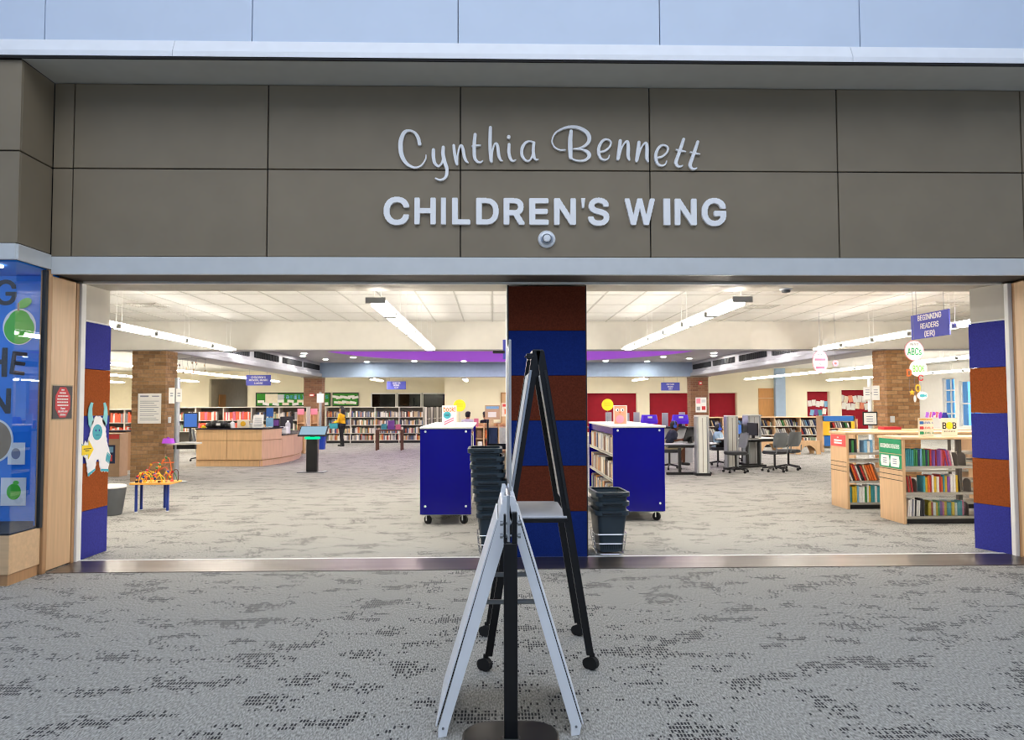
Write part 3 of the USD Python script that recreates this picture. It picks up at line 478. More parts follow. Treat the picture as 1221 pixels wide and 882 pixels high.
t = thing('monster_cutout', 'white furry horned monster paper cutout on the left striped jamb', 'paper cutout', (YX, 8.37, 0))
outl = [(-.115, 1.44), (-.05, 1.5), (.03, 1.505), (.11, 1.48), (.17, 1.42), (.19, 1.3), (.22, 1.2), (.26, 1.13), (.3, 1.05), (.27, .97), (.25, .93), (.26, .88), (.09, .9), (.06, .97), (.04, 1.03), (.0, 1.03), (-.03, .92), (-.17, .865), (-.2, .98), (-.22, 1.06), (-.28, 1.1), (-.3, 1.15), (-.24, 1.25), (-.2, 1.22), (-.15, 1.32)]
fur = []
for (a, b), (c, e) in zip(outl, outl[1:]+outl[:1]):
    n = max(1, int(math.hypot(c-a, e-b)/.025))
    for k in range(n): u = k/n; w = .008*(1 if k % 2 else -.3); L = math.hypot(c-a, e-b); fur.append((a+(c-a)*u+(e-b)/L*-w*-1, b+(e-b)*u-(c-a)/L*w*-1))
fy = Polygon(fur).buffer(0)
obj('body', MB().flat(fy, .006, SIDE), 'yeti_white', t)
for sg in (-1, 1): obj('horn', MB().flat(Polygon([(.01+sg*.085, 1.45), (.01+sg*.12, 1.52), (.01+sg*.125, 1.59), (.01+sg*.105, 1.65), (.01+sg*.15, 1.655), (.01+sg*.19, 1.6), (.01+sg*.205, 1.52), (.01+sg*.19, 1.42), (.01+sg*.155, 1.38)]).buffer(0), .005, SIDE, (.001, 0, 0)), 'teal_soft', t)
obj('face', MB().flat(ell(.0, 1.33, .1, .085), .002, SIDE, (.006, 0, 0)), 'teal', t); fc = MB()
for sx in (-.035, .035): fc.flat(ell(sx, 1.35, .01, .012), .001, SIDE, (.008, 0, 0))
obj('face_marks', fc.flat(sbox(-.04, 1.295, .04, 1.3), .001, SIDE, (.008, 0, 0)), 'stripe_blue', t)
for cx, cz in ((-.26, 1.17), (.24, 1.05)):
    q = MB()
    for k in range(4): q.flat(AF.rotate(ell(cx+k*.022-.03, cz-.01*k, .011, .055), 25 if cx < 0 else -20), .002, SIDE, (.006, 0, 0))
    obj('claw', q, 'teal', t)
for p in ([(-.18, .895), (-.03, .94), (-.03, .92), (-.17, .865)], [(.09, .925), (.25, .91), (.26, .88), (.09, .9)]): obj('foot_band', MB().flat(Polygon(p), .002, SIDE, (.006, 0, 0)), 'teal', t)
obj('arrow_card', MB().flat(Polygon([(-.31, 1.2), (-.18, 1.2), (-.18, 1.25), (-.08, 1.15), (-.18, 1.05), (-.18, 1.1), (-.31, 1.1)]), .004, SIDE, (.008, 0, 0)), 'yellow', t); obj('arrow_writing', MB().flat(sbox(-.28, 1.158, -.13, 1.166).union(sbox(-.25, 1.138, -.17, 1.145)), .001, SIDE, (.012, 0, 0)), 'text_black', t)
t = thing('red_notice', 'red notice on the right maple return panel at the picture edge', 'sign', (5.552, 7.42, 1.66)); obj('holder', MB().box((-.006, -.185, -.18), (0, .185, .18)), 'dark_card', t); obj('red_field', MB().box((-.01, -.13, -.15), (-.004, .13, .15)), 'red_sign', t)
# ------------------------------------------------------------------ A-frame sign, poster stand and easel before the pillar
AX = .078
t = thing('folding_sign', 'white folding A-frame sign seen edge-on in the foreground', 'sign stand', (AX, 3.76, 0))
for sg in (-1, 1):
    for y in (0., .57):
        a, b = np.array([sg*.325, 0]), np.array([sg*.016, 1.16]); n = np.array([.024, 0])
        P = Polygon([(a[0]-n[0]*1.0, .0), (a[0]+n[0]*.7, 0.005), (a[0]+n[0]*1.1, .05), (b[0]+n[0]*1.3, 1.06), (b[0]+n[0]*.75, 1.14), (b[0]+n[0]*.2, 1.165), (b[0]-n[0]*.5, 1.165), (b[0]-n[0]*1.0, 1.1), (a[0]-n[0]*1.0, .04)])
        obj('leg', MB().flat(P, .04, FRONT, (0, y+.04, 0)), 'sign_white', t)
    u = np.array([-sg*.309, 0, 1.16]); u /= np.linalg.norm(u); w = np.array([sg*1.16, 0, .309]); w /= np.linalg.norm(w); R = np.column_stack([w, [0, 1, 0], u])
    obj('board', MB().box((-.006, .04, .16), (.006, .57, 1.14), 0, R, (sg*.325, 0, 0)), 'paper', t); obj('rail', MB().box((-.012, .04, .12), (.012, .57, .16), .004, R, (sg*.325, 0, 0)), 'sign_white', t); obj('rail', MB().box((-.012, .04, 1.1), (.012, .57, 1.16), .004, R, (sg*.325, 0, 0)), 'sign_white', t)
    u2 = np.array([-sg*.304, 0, 1.01]); u2 /= np.linalg.norm(u2); w2 = np.array([sg*1.01, 0, .304]); w2 /= np.linalg.norm(w2); R2 = np.column_stack([w2, [0, 1, 0], u2])
    obj('frame_edge', MB().box((.005, .0, .0), (.013, .61, 1.045), .003, R2, (sg*.351, 0, .05)), 'sign_white', t); obj('rubber_gap', MB().box((.0, .004, .01), (.0055, .6, 1.04), 0, R2, (sg*.351, 0, .05)), 'rubber', t)
    obj('pivot_bolt', MB().cyl((sg*.325, -.005, .045), (sg*.325, .0, .045), .006, 10), 'steel', t)
for z, w in ((.715, .135), (.572, .17)): obj('crossbar', MB().box((-w, .3, z-.012), (w, .315, z+.012), .003), 'steel', t)
obj('hinge', MB().cyl((0, .03, 1.14), (0, .58, 1.14), .012, 10), 'silver', t)
t = thing('poster_stand', 'black post stand holding a thin grey poster panel edge-on', 'sign stand', (.082, 3.685, 0))
obj('base', MB().loft([ring(rrect(.47, .47, .15, 7), 0), ring(rrect(.47, .47, .15, 7), .01), ring(rrect(.45, .45, .14, 7), .016)]), 'black_metal', t); bx('post', (-.033, -.015, .016), (.033, .015, .95), 'black_metal', t, .004); bx('collar', (-.045, -.025, .016), (.045, .025, .03), 'black_metal', t, .004)
bx('tine', (-.033, -.015, .95), (-.021, .015, 1.09), 'black_metal', t, .003); bx('tine', (.007, -.015, .95), (.033, .015, 1.1), 'black_metal', t, .003)
for z in (1.045, .985): obj('bolt', MB().cyl((-.05, 0, z), (.05, 0, z), .006, 8).cyl((-.05, 0, z), (-.036, 0, z), .012, 8).cyl((.036, 0, z), (.05, 0, z), .012, 8), 'steel', t)
bx('clamp_plate', (-.016, -.01, .955), (-.002, .01, 1.18), 'silver', t, .002)
obj('panel', MB().box((-.004, -.02, 1.215), (.003, .5, 1.93), .003), 'steel', t); obj('panel_frame', MB().box((-.007, -.03, 1.205), (.006, -.02, 1.935), .003).box((-.007, .5, 1.205), (.006, .51, 1.935), .003), 'grey_panel', t)
t = thing('mobile_easel', 'black A-shaped easel on casters before the striped pillar', 'easel', (.277, 4.68, 0))
for sg in (-1, 1):
    for y in (0., .68):
        obj('leg', MB().flat(Polygon([(sg*.31-.02, .09), (sg*.31+.025, .09), (sg*.012+.028, 1.95), (sg*.012-.022, 1.95)]), .035, FRONT, (0, y+.018, 0)), 'black_metal', t)
        c = MB().cyl((sg*.325-.01, y-.016, .04), (sg*.325+.01, y+.01, .04), .04, 16).cyl((sg*.325-.03, y+.006, .034), (sg*.325-.018, y+.022, .034), .034, 14); c.box((sg*.325-.016, y-.012, .06), (sg*.325+.016, y+.012, .1), .004); obj('caster', c, 'rubber', t)
    u = np.array([-sg*.298, 0, 1.86]); u /= np.linalg.norm(u); w = np.array([sg*1.86, 0, .298]); w /= np.linalg.norm(w); R = np.column_stack([w, [0, 1, 0], u])
    obj('whiteboard', MB().box((.024, -.03, 1.0), (.03, .72, 1.84), .002, R, (sg*.31, 0, 0)), 'paper', t); obj('board_rim', MB().box((.02, -.034, .99), (.034, -.028, 1.85), .001, R, (sg*.31, 0, 0)), 'silver' if sg < 0 else 'black', t)
bx('top_rail', (-.035, -.01, 1.93), (.035, .69, 1.96), 'black_metal', t, .005); obj('shelf', MB().box((-.175, -.02, .92), (.175, .7, .935), .003), 'bob_grey', t); bx('shelf_front', (-.18, -.025, .895), (.18, -.012, .922), 'black_metal', t, .003)
obj('board_clip', MB().box((-.07, -.03, 1.9), (-.035, .0, 1.935), .004).cyl((-.08, -.02, 1.915), (-.03, -.02, 1.915), .006, 8), 'black_metal', t)
# ------------------------------------------------------------------ shopping baskets
def basket(lab, loc, grp, h=.44, rz=0):
    t = thing('shopping_basket', lab, 'basket', loc, rz, grp)
    L = [(.25, .4, 0), (.265, .42, .1), (.30, .47, .3), (.325, .50, h-.02)]
    rr = [ring(rrect(w, d_, .05, 5), z) for w, d_, z in L]+[ring(rrect(w-.012, d_-.012, .045, 5), z) for w, d_, z in L[::-1][:-1]]+[ring(rrect(.238, .388, .045, 5), .012)]
    obj('body', MB().loft(rr), 'basket', t, smooth=40)
    q = MB()
    for k in range(9): x = -.1+k*.025; q.box((x-.006, -.209-.028*.0, .03), (x+.006, -.2, .09))
    obj('slots', q, 'basket_dk', t, kind='stuff')
    obj('rim', MB().loft([ring(rrect(.345, .52, .06, 6), h-.05), ring(rrect(.37, .545, .07, 6), h-.045), ring(rrect(.375, .55, .07, 6), h), ring(rrect(.345, .52, .06, 6), h+.004), ring(rrect(.315, .49, .05, 6), h)], (False, False)), 'basket', t, smooth=40)
    obj('handle', MB().box((-.12, -.285, h-.034), (.10, -.27, h-.012), .006), 'basket_dk', t)
    return t
b0 = basket('black shopping basket at the bottom of the tall stack', (-.0, 8.34, .02), 'baskets in the tall stack')
ords = ['', 'second', 'third', 'fourth', 'fifth', 'sixth', 'seventh', 'eighth', 'topmost']
for i in range(1, 9): dup(b0, (-.0-.011*i+(.012 if i in (1, 7) else 0), 8.34, .02+.086*i), .0, f'black shopping basket, {ords[i]} from the floor in the tall stack' if i < 8 else 'black shopping basket topmost of the tall stack')
for i in range(3): dup(b0, (1.262+.004*i, 8.36, .035+.1*i), .06, ('black shopping basket at the bottom of the short right stack', 'black shopping basket in the middle of the short right stack', 'black shopping basket topmost of the short right stack')[i], 'baskets in the short stack')
def wirecart(lab, x, y):
    t = thing('basket_base', lab, 'basket stand', (x, y, 0)); q = MB()
    for z, e in ((.005, .02), (.12, .05), (.22, .075)): q.tube(ring(rrect(.27+e, .42+e, .06, 4), z+.006), .005, 5, True)
    for sx in (-1, 1):
        for y2 in (-.15, 0, .15): q.tube([(sx*.145, y2, .01), (sx*.165, y2, .13), (sx*.175, y2, .23)], .0045, 5)
    obj('wire_frame', q, 'chrome', t)
wirecart('chrome wire base under the tall basket stack', 0., 8.34); wirecart('chrome wire base under the short basket stack', 1.262, 8.36)
# ------------------------------------------------------------------ books
pal = list(BOOKS); shown = {}; left_over = MB()
def bookmesh(t_, h, d_):
    p = [(0, .006), (0, d_), (.003, d_), (.003, .01), (t_-.003, .01), (t_-.003, d_), (t_, d_), (t_, .006), (t_*.75, 0), (t_*.25, 0)]
    cover = MB().flat(Polygon(p), h); pg = MB().box((.0032, .0102, .004), (t_-.0032, d_-.008, h-.005)); return cover, pg
def bookrow(p0, rz, length, z, hs, ds, ts, where, colours, full=False, grp=None, lean=0., gap=.004, maxn=999, cat='book'):
    """books side by side from p0, spines towards the reader; each is a thing of its own"""
    x, i = 0., 0; R = Rz(rz)
    while x < length and i < maxn:
        t_, h, d_ = rng.uniform(*ts), rng.uniform(*hs), rng.uniform(*ds); c = colours[rng.integers(len(colours))]; i += 1
        a = lean+(rng.uniform(-.02, .02) if lean else 0.) ; ct, pg = bookmesh(t_, h, d_)
        loc = np.array([p0[0], p0[1], z])+R@np.array([x, rng.uniform(0, .012), .002+t_*math.sin(a)*(a > 0)]); Rl = Ry(a)
        tone = 'orange-spined' if c == 'spine_orange' else c
        lab = f'{tone} {cat}, {ORD[i-1]} from the left{where}'; m = c if c == 'spine_orange' else 'book_'+c; nm = 'disc_case' if cat == 'disc case' else 'book'
        if full:
            t = thing(nm, lab, cat, loc, rz, grp); v, f = ct.get(); obj('cover', MB().add(v, f, Rl), m, t); v, f = pg.get(); obj('pages', MB().add(v, f, Rl), 'pages', t)
        else:
            v, f = ct.get(); o = MB().add(v, f, R@Rl, loc); v, f = pg.get(); obj(nm, o, m, label=lab, cat=cat, group=grp)
        x += t_/math.cos(a)+gap
def stuffbooks(p0, rz, length, z, hs, ds, ts):
    x, R = 0., Rz(rz)
    while x < length:
        t_, h, d_ = rng.uniform(*ts), rng.uniform(*hs), rng.uniform(*ds); left_over.box((0, 0, .002), (t_, d_, h), 0, R, np.array([p0[0], p0[1], z])+R@np.array([x, rng.uniform(0, .015), 0])); x += t_+.003
def bookend(x, y, z, lab, rz=0.):
    t = thing('bookend', lab, 'bookend', (x, y, z), rz, 'grey bookends in the front bookcases')
    P = unary_union([sbox(0, 0, .17, .12), ell(.085, .12, .085, .06)]); obj('upright', MB().flat(P, .006, np.array([[0, 0, 1.], [1., 0, 0], [0, 1., 0]])), 'bookend', t); bx('foot', (.0, 0, 0), (.12, .16, .004), 'bookend', t)
def bookcase(nm, lab, x0, x1, y0, y1, H, zs, m='maple', top='maple_h'):
    t = thing(nm, lab, 'bookcase', (0, 0, 0))
    bx('end_panel', (x0, y0, 0), (x0+.04, y1, H-.035), m, t, .004); bx('end_panel', (x1-.04, y0, 0), (x1, y1, H-.035), m, t, .004); bx('top', (x0-.015, y0-.015, H-.035), (x1+.015, y1+.015, H), top, t, .006); bx('plinth', (x0+.04, y0+.04, 0), (x1-.04, y1-.04, .085), 'black', t)
    for z in zs: q = B((x0+.04, y0+.015, z-.018), (x1-.04, (y0+y1)/2+.26, z), .003); q.box((x0+.04, y0+.01, z-.03), (x1-.04, y0+.016, z+.004)); obj('shelf', q, 'shelf_steel', t)
    for xx in np.arange(x0+.95, x1-.2, .92): bx('upright_post', (xx, (y0+y1)/2-.02, .085), (xx+.04, (y0+y1)/2+.02, H-.035), 'bookend', t)
    return t
def endlines(t, x, y0, y1, zz):
    for z in zz: bx('groove_line', (x-.003, y0+.01, z), (x+.001, y1-.01, z+.008), 'text_black', t)
A0, A1, AY0, AY1 = 5.5, 7.7, 10.06, 10.68
t = bookcase('bookcase', 'maple bookcase with a green sign on its end, front one at right', A0, A1, AY0, AY1, 1.165, (.1, .42, .77)); endlines(t, A0, AY0, AY1, (.71, .64, .57))
q = 'row, green-signed bookcase'
mix1 = ['teal', 'green', 'blue', 'sky', 'teal', 'navy']; mix2 = ['red', 'pink', 'purple', 'white', 'red']; bright = ['yellow', 'orange', 'red', 'purple', 'white', 'green', 'blue', 'pink', 'teal', 'yellow']
bookrow((5.56, 10.085), 0, .32, .77, (.215, .235), (.16, .19), (.018, .03), ' in the teal run, top '+q, mix1, True, 'readers on the front bookcase'); bookrow((5.89, 10.085), 0, .22, .77, (.21, .23), (.15, .18), (.016, .03),  ' in the red run, top '+q, mix2, True, 'readers on the front bookcase'); bookrow((6.12, 10.085), 0, .1, .77, (.20, .22), (.15, .18), (.018, .026), ' of the leaners, top '+q, mix2, True, 'readers on the front bookcase', lean=-.2, maxn=4)
bookrow((5.56, 10.085), 0, .1, .42, (.2, .22), (.15, .18), (.018, .03), ' of the leaners, middle '+q, ['orange', 'red', 'brown'], True, 'readers on the front bookcase', lean=-.12); bookrow((5.79, 10.085), 0, .47, .42, (.2, .235), (.15, .18), (.02, .036), ' in the bright run, middle '+q, bright, True, 'readers on the front bookcase')
bookrow((5.57, 10.085), 0, .22, .1, (.2, .235), (.15, .18), (.016, .03), ' in the pale run, bottom '+q, ['white', 'white', 'grey', 'sky', 'black'], True, 'readers on the front bookcase', lean=.06); bookrow((5.86, 10.1), 0, .48, .105, (.17, .2), (.13, .15), (.02, .04), ' in the clear bin of the green-signed bookcase', bright, True, 'readers on the front bookcase')
t = thing('book_bin', 'clear acrylic bin of readers on the bottom row, front bookcase', 'bin', (5.85, 10.08, .1)); 
for a, b in (((0, 0, 0), (.51, .004, .22)), ((0, .18, 0), (.51, .184, .22)), ((0, .004, 0), (.004, .18, .22)), ((.506, .004, 0), (.51, .18, .22)), ((.252, .004, 0), (.256, .18, .22))): bx('wall_plate', a, b, 'acrylic', t)
for x, z, l in ((6.27, .77, 'grey bookend right of the leaning readers, top row, front bookcase'), (6.38, .77, 'grey bookend nearest the jamb on the top row, front bookcase'), (5.7, .42, 'grey bookend between readers on the middle row, front bookcase'), (6.3, .42, 'grey bookend right of the bright run, middle row, front bookcase'), (6.40, .1, 'grey bookend right of the clear bin, front bookcase'), (6.44, .42, 'grey bookend nearest the jamb on the middle row, front bookcase')): bookend(x, 10.09, z, l)
t = thing('shelf_sign', 'green beginning readers sign on the front bookcase end', 'sign', (A0, 10.37, 0)); L_ = np.array([[0, 0, -1.], [-1., 0, 0], [0, 1., 0]])
obj('sign_board', MB().flat(sbox(-.29, .93, .29, 1.14), .006, L_), 'green_sign', t); obj('sign_board', MB().flat(sbox(-.29, .73, .29, .92), .006, L_), 'green_sign', t); obj('lettering', MB().mesh(text('BEGINNING READERS', .055, True, .5), L_, (-.006, 0, 1.03)), 'paper', t)
for c in (-.13, .13): obj('white_sheet', MB().flat(Polygon([(c-.1, .75), (c+.1, .75), (c+.12, .82), (c+.1, .9), (c-.1, .9), (c-.12, .82)]), .003, L_, (-.006, 0, 0)), 'paper', t); obj('sheet_writing', MB().flat(unary_union([sbox(c-.05, z, c+.05, z+.012) for z in (.79, .82, .85)]), .001, L_, (-.009, 0, 0)), 'text_grey', t)
BY0, BY1 = 11.5, 12.05
t = bookcase('bookcase', 'maple bookcase with a red sign on its end, behind the front one', 5.42, 7.7, BY0, BY1, 1.18, (.1, .43, .74, .86)); endlines(t, 5.42, BY0, BY1, (.71, .64, .57))
q = 'row, red-signed bookcase'
bookrow((5.5, 11.53), 0, .42, .43, (.22, .27), (.16, .2), (.02, .035), ', middle '+q, ['white', 'red', 'brown', 'tan', 'orange', 'white', 'black'], True, 'books on the second bookcase', lean=-.35, gap=.01); bookrow((5.48, 11.53), 0, .48, .1, (.23, .27), (.16, .2), (.022, .045), ', bottom '+q, ['grey', 'yellow', 'white', 'teal', 'white', 'sky', 'green'], True, 'books on the second bookcase')
bookrow((5.48, 11.55), 0, .16, .86, (.18, .21), (.15, .2), (.03, .05), ' of the dark ones, top '+q, ['black', 'green'], True, 'books on the second bookcase', maxn=3); bookrow((5.72, 11.55), 0, .14, .86, (.17, .2), (.15, .18), (.03, .05), ' of the bright ones, top '+q, ['red', 'white', 'grey', 'sky'], True, 'books on the second bookcase', maxn=3)
t = thing('shelf_sign', 'red sign on the end of the second bookcase', 'sign', (5.42, 11.77, 0)); obj('sign_board', MB().flat(sbox(-.25, .95, .25, 1.13), .006, L_), 'red_soft', t); obj('lettering', MB().flat(unary_union([sbox(-.13, 1.03, .13, 1.055), sbox(-.13, .99, .13, 1.015), sbox(-.03, 1.085, .03, 1.095)]), .001, L_, (-.006, 0, 0)), 'paper', t)
t = bookcase('bookcase', 'maple bookcase farthest back of the three beginning readers ranges', 6.4, 8.6, 13.3, 13.85, 1.15, (.1, .43, .76)); bx('red_strip', (6.95, 13.29, 1.151), (7.26, 13.5, 1.2), 'red_sign', t)
def topsign(nm, lab, x, y, z, w, h): 
    t = thing(nm, lab, 'sign', (x, y, z)); bx('card', (-w/2, 0, 0), (w/2, .006, h), 'paper_warm', t); bx('foot', (-w/2, -.03, 0), (w/2, .06, .006), 'acrylic', t); return t
t = topsign('level_sign', 'small sign of three coloured reading levels on the front bookcase', 5.97, 10.3, 1.165, .21, .25)
obj('header', MB().mesh(text('BEGINNING READERS', .02, True, .18), FRONT, (0, -.0, .232)), 'yellow_deep', t)
for k, (c, m) in enumerate((('case_cobalt', '1'), ('red_sign', '2'), ('green_sign', '3'))): obj('level_square', B((-.085, -.002, .165-k*.07), (-.035, .001, .205-k*.07)), c, t); obj('level_text', MB().mesh(text('LEVEL '+m, .026, True), FRONT, (.035, 0, .185-k*.07)), c, t)
t = topsign('book_series_sign', 'white BOB BOOKS sign with yellow circle on the front bookcase', 6.3, 10.3, 1.165, .22, .25)
for ch, x in (('B', -.07), ('B', .07)): obj('letter', MB().mesh(text(ch, .085, True, .055), FRONT, (x, 0, .145)), 'text_black', t)
obj('letter', MB().flat(ell(0, .145, .047, .05), .004, FRONT), 'yellow', t); obj('lettering', MB().mesh(text('B O O K S', .018, True, .15), FRONT, (0, 0, .065)), 'text_black', t)
t = thing('shape_display', 'purple and pink paper shapes with a blue stand on the third bookcase', 'decoration', (7.97, 13.5, 1.15))
for k, sh in enumerate((unary_union([sbox(-.02, -.05, -.008, .05), sbox(.01, -.05, .022, .05)]), sbox(-.01, -.05, .01, .05), unary_union([sbox(-.025, -.05, -.01, .05), ell(.005, .02, .025, .03)]), unary_union([sbox(-.025, .03, .025, .05), sbox(-.01, -.05, .01, .05)]), ell(0, -.01, .028, .06))): obj('paper_shape', MB().flat(AF.rotate(sh, -12), .02, FRONT, (-.12+k*.06, 0, .26)), 'lilac' if k % 2 == 0 else 'pink_text', t)
bx('stand_post', (.2, 0, 0), (.23, .03, .24), 'stripe_blue', t); obj('stand_shade', MB().lathe([(.03, .3), (.06, .2), (.0001, .2)], 12, None, (.215, .01, 0)), 'stripe_blue', t); bx('letter_rail', (-.16, -.0, .195), (.2, .02, .21), 'acrylic', t); bx('foot', (-.16, -.03, 0), (.26, .05, .01), 'acrylic', t); bx('stand_post', (-.15, 0, 0), (-.13, .02, .2), 'acrylic', t)
# ------------------------------------------------------------------ book carts
def cart(lab, x0, x1, y0, y1):
    t = thing('book_cart', lab, 'book cart', (0, 0, 0)); H = 1.29
    bx('end_panel', (x0, y0, .14), (x1, y0+.02, H), 'cart_blue', t, .004); bx('end_panel', (x0, y1-.02, .14), (x1, y1, H), 'cart_blue', t, .004)
    bx('top', (x0-.005, y0-.01, H), (x1+.02, y1+.01, H+.028), 'cart_top', t, .006); bx('centre_panel', ((x0+x1)/2-.012, y0+.02, .16), ((x0+x1)/2+.012, y1-.02, H), 'cart_blue', t); bx('bottom_frame', (x0+.02, y0+.02, .13), (x1-.02, y1-.02, .165), 'steel', t)
    bx('head_rail', (x0+.03, y0+.02, H-.1), (x0+.05, y1-.02, H), 'cart_blue', t); bx('head_rail', (x1-.05, y0+.02, H-.1), (x1-.03, y1-.02, H), 'cart_blue', t)
    for z in (.2, .555, .915):
        for a, b in ((x0+.01, (x0+x1)/2-.012), ((x0+x1)/2+.012, x1-.01)): q = B((a, y0+.02, z-.012), (b, y1-.02, z)); e = a if a < (x0+x1)/2-.1 else b-.012; q.box((e, y0+.02, z-.03), (e+.012, y1-.02, z+.012)); obj('shelf', q, 'shelf_white', t)
    for x in (x0+.07, x1-.07):
        for z in (.25, H-.035):
            obj('button', MB().lathe([(.0001, 0), (.016, 0), (.014, .01), (.0001, .012)], 14, FRONT, (x, y0, z)), 'sign_white', t)
    for x in (x0+.1, x1-.1):
        for y in (y0+.12, y1-.12):
            q = MB().cyl((x-.011, y-.034, .058), (x+.011, y-.008, .058), .058, 18); obj('caster_wheel', q, 'rubber', t)
            q = MB().box((x-.03, y-.05, .05), (x-.012, y-.042, .125)).box((x+.012, y-.004, .05), (x+.03, y+.004, .125)).box((x-.03, y-.04, .118), (x+.03, y+.04, .13)); obj('caster_fork', q, 'chrome', t)
CL, CR = (-.989, -.30, 10.27, 12.9), (1.655, 2.375, 10.45, 13.05)
cart('blue rolling book cart left of the tall basket stack', *CL); cart('blue rolling book cart right of the striped pillar', *CR)
gn = ['white', 'tan', 'grey', 'brown', 'white', 'navy', 'red', 'tan', 'black', 'white', 'grey']
for z, q, n in ((.915, ', top shelf of right blue cart', 17), (.555, ', middle shelf of right blue cart', 17)):
    stuffbooks((CR[0]+.02, CR[3]-.05), -PI/2, 1.45, z, (.2, .26), (.16, .2), (.03, .06)); bookrow((CR[0]+.02, CR[3]-1.52), -PI/2, 1.0, z, (.2, .27), (.16, .2), (.035, .07), q, gn, False, 'books on the right cart', maxn=n)
stuffbooks((CR[0]+.02, CR[3]-.05), -PI/2, 2.45, .2, (.2, .27), (.16, .2), (.03, .06)); stuffbooks((CL[1]-.02, CL[2]+.05), PI/2, 2.4, .2, (.2, .27), (.16, .2), (.03, .06)); stuffbooks((CL[1]-.02, CL[2]+.05), PI/2, 2.4, .555, (.2, .27), (.16, .2), (.03, .06)); stuffbooks((CL[1]-.02, CL[2]+.05), PI/2, 2.4, .915, (.2, .27), (.16, .2), (.03, .06))
def disc_sign(lab, x, y, zc, zb):
    t = thing('disc_sign', lab, 'sign', (x, y, 0)); obj('disc', MB().lathe([(.0001, 0), (.088, 0), (.09, .003), (.088, .006), (.0001, .006)], 28, FRONT, (0, 0, zc)), 'yellow', t); bx('stick', (-.006, .001, zb), (.006, .007, zc), 'acrylic', t); bx('foot', (-.04, -.03, zb), (.04, .05, zb+.005), 'acrylic', t)
    obj('lettering', MB().flat(unary_union([sbox(-.05, zc+z, .05, zc+z+.008) for z in (-.02, 0, .02)]), .001, FRONT, (0, -.006, 0)), 'yellow_deep', t)
disc_sign('round yellow sign on a stick on the left cart', -.50, 11.25, 1.605, 1.318); disc_sign('round yellow sign on a stick on the right cart', 1.745, 11.5, 1.61, 1.318)
t = thing('standing_poster', 'white poster with teal disc standing on the left cart', 'poster', (-.635, 10.95, 1.318)); bx('card', (-.105, 0, 0), (.105, .006, .29), 'paper', t); bx('foot', (-.1, -.03, 0), (.1, .05, .005), 'acrylic', t)
obj('title', MB().mesh(text('book!', .07, True, .17), FRONT, (0, 0, .235)), 'orange', t); obj('teal_disc', MB().flat(ell(-.03, .15, .055, .052), .002, FRONT), 'teal', t); obj('disc_writing', MB().flat(unary_union([sbox(-.065, .155, .005, .165), sbox(-.06, .138, 0, .146)]), .001, FRONT, (0, -.002, 0)), 'text_black', t); obj('pink_writing', MB().flat(unary_union([AF.rotate(sbox(-.08, .04+k*.03, .07, .055+k*.03), 25) for k in range(2)]), .002, FRONT), 'pink_text', t)
t = thing('standing_poster', 'coral owl-faced poster standing on the right cart', 'poster', (1.88, 11.15, 1.318)); bx('card', (-.1, 0, 0), (.1, .006, .285), 'paper', t); obj('coral_field', MB().flat(sbox(-.09, .01, .09, .275), .002, FRONT), 'coral', t); bx('foot', (-.1, -.03, 0), (.1, .05, .005), 'acrylic', t)
for sx in (-.045, .03): obj('eye', MB().flat(ell(sx, .215, .028, .022), .002, FRONT, (0, -.002, 0)).flat(ell(sx+.006, .212, .01, .011), .001, FRONT, (0, -.004, 0)), 'paper', t); obj('pupil', MB().flat(ell(sx+.006, .212, .011, .012), .001, FRONT, (0, -.005, 0)), 'text_black', t)
obj('beak', MB().flat(Polygon([(-.02, .185), (.01, .185), (-.005, .16)]), .002, FRONT, (0, -.002, 0)), 'orange', t); obj('belly', MB().flat(ell(-.005, .08, .06, .06), .001, FRONT, (0, -.002, 0)), 'pink', t)
# ------------------------------------------------------------------ magazine spinner and book display behind the baskets
t = thing('magazine_rack', 'black wire magazine rack behind the tall basket stack', 'magazine rack', (.13, 9.5, 0)); q = MB()
for x in (-.2, .2):
    for y in (0, .4): q.cyl((x, y, .0), (x, y, 1.42), .012, 8)
for z in (.08, .42, .74, 1.06): 
    q.box((-.21, -.05, z), (.21, .4, z+.01)); q.box((-.21, -.05, z), (.21, -.04, z+.07))
    for x in (-.2, -.07, .07, .2): q.tube([(x, -.045, z), (x, -.03, z+.25)], .005, 5)
obj('wire_frame', q, 'black_metal', t)
for k, z in enumerate((.09, .43, .75, 1.07)):
    for i, x in enumerate((-.135, 0, .135)):
        c = ['white', 'pink', 'sky', 'white', 'orange', 'grey', 'white', 'tan', 'pink', 'navy', 'white', 'sky'][k*3+i]
        obj('magazine', MB().box((-.055, -.004, 0), (.055, .004, .25), .0, Rx(-.12), (.13+x, 9.49, z+.012)), 'book_'+c, None, label=f'{c} magazine, {("lowest", "second", "third", "top")[k]} tier of the wire rack, {("left", "middle", "right")[i]} slot', cat='magazine', group='magazines in the wire rack')
t = thing('book_display', 'low maple book display with slotted shelves behind the left cart', 'bookcase', (-.25, 20, 0))
bx('back_board', (-.42, .47, 0), (.8, .5, 1.12), 'maple', t)
for x in (-.4, 0, .4, .78): bx('divider', (x-.02, 0, 0), (x+.02, .5, 1.12), 'maple', t, .004)
for z in (.1, .4, .7, 1.0): bx('shelf', (-.4, .02, z), (.78, .48, z+.025), 'maple_h', t)
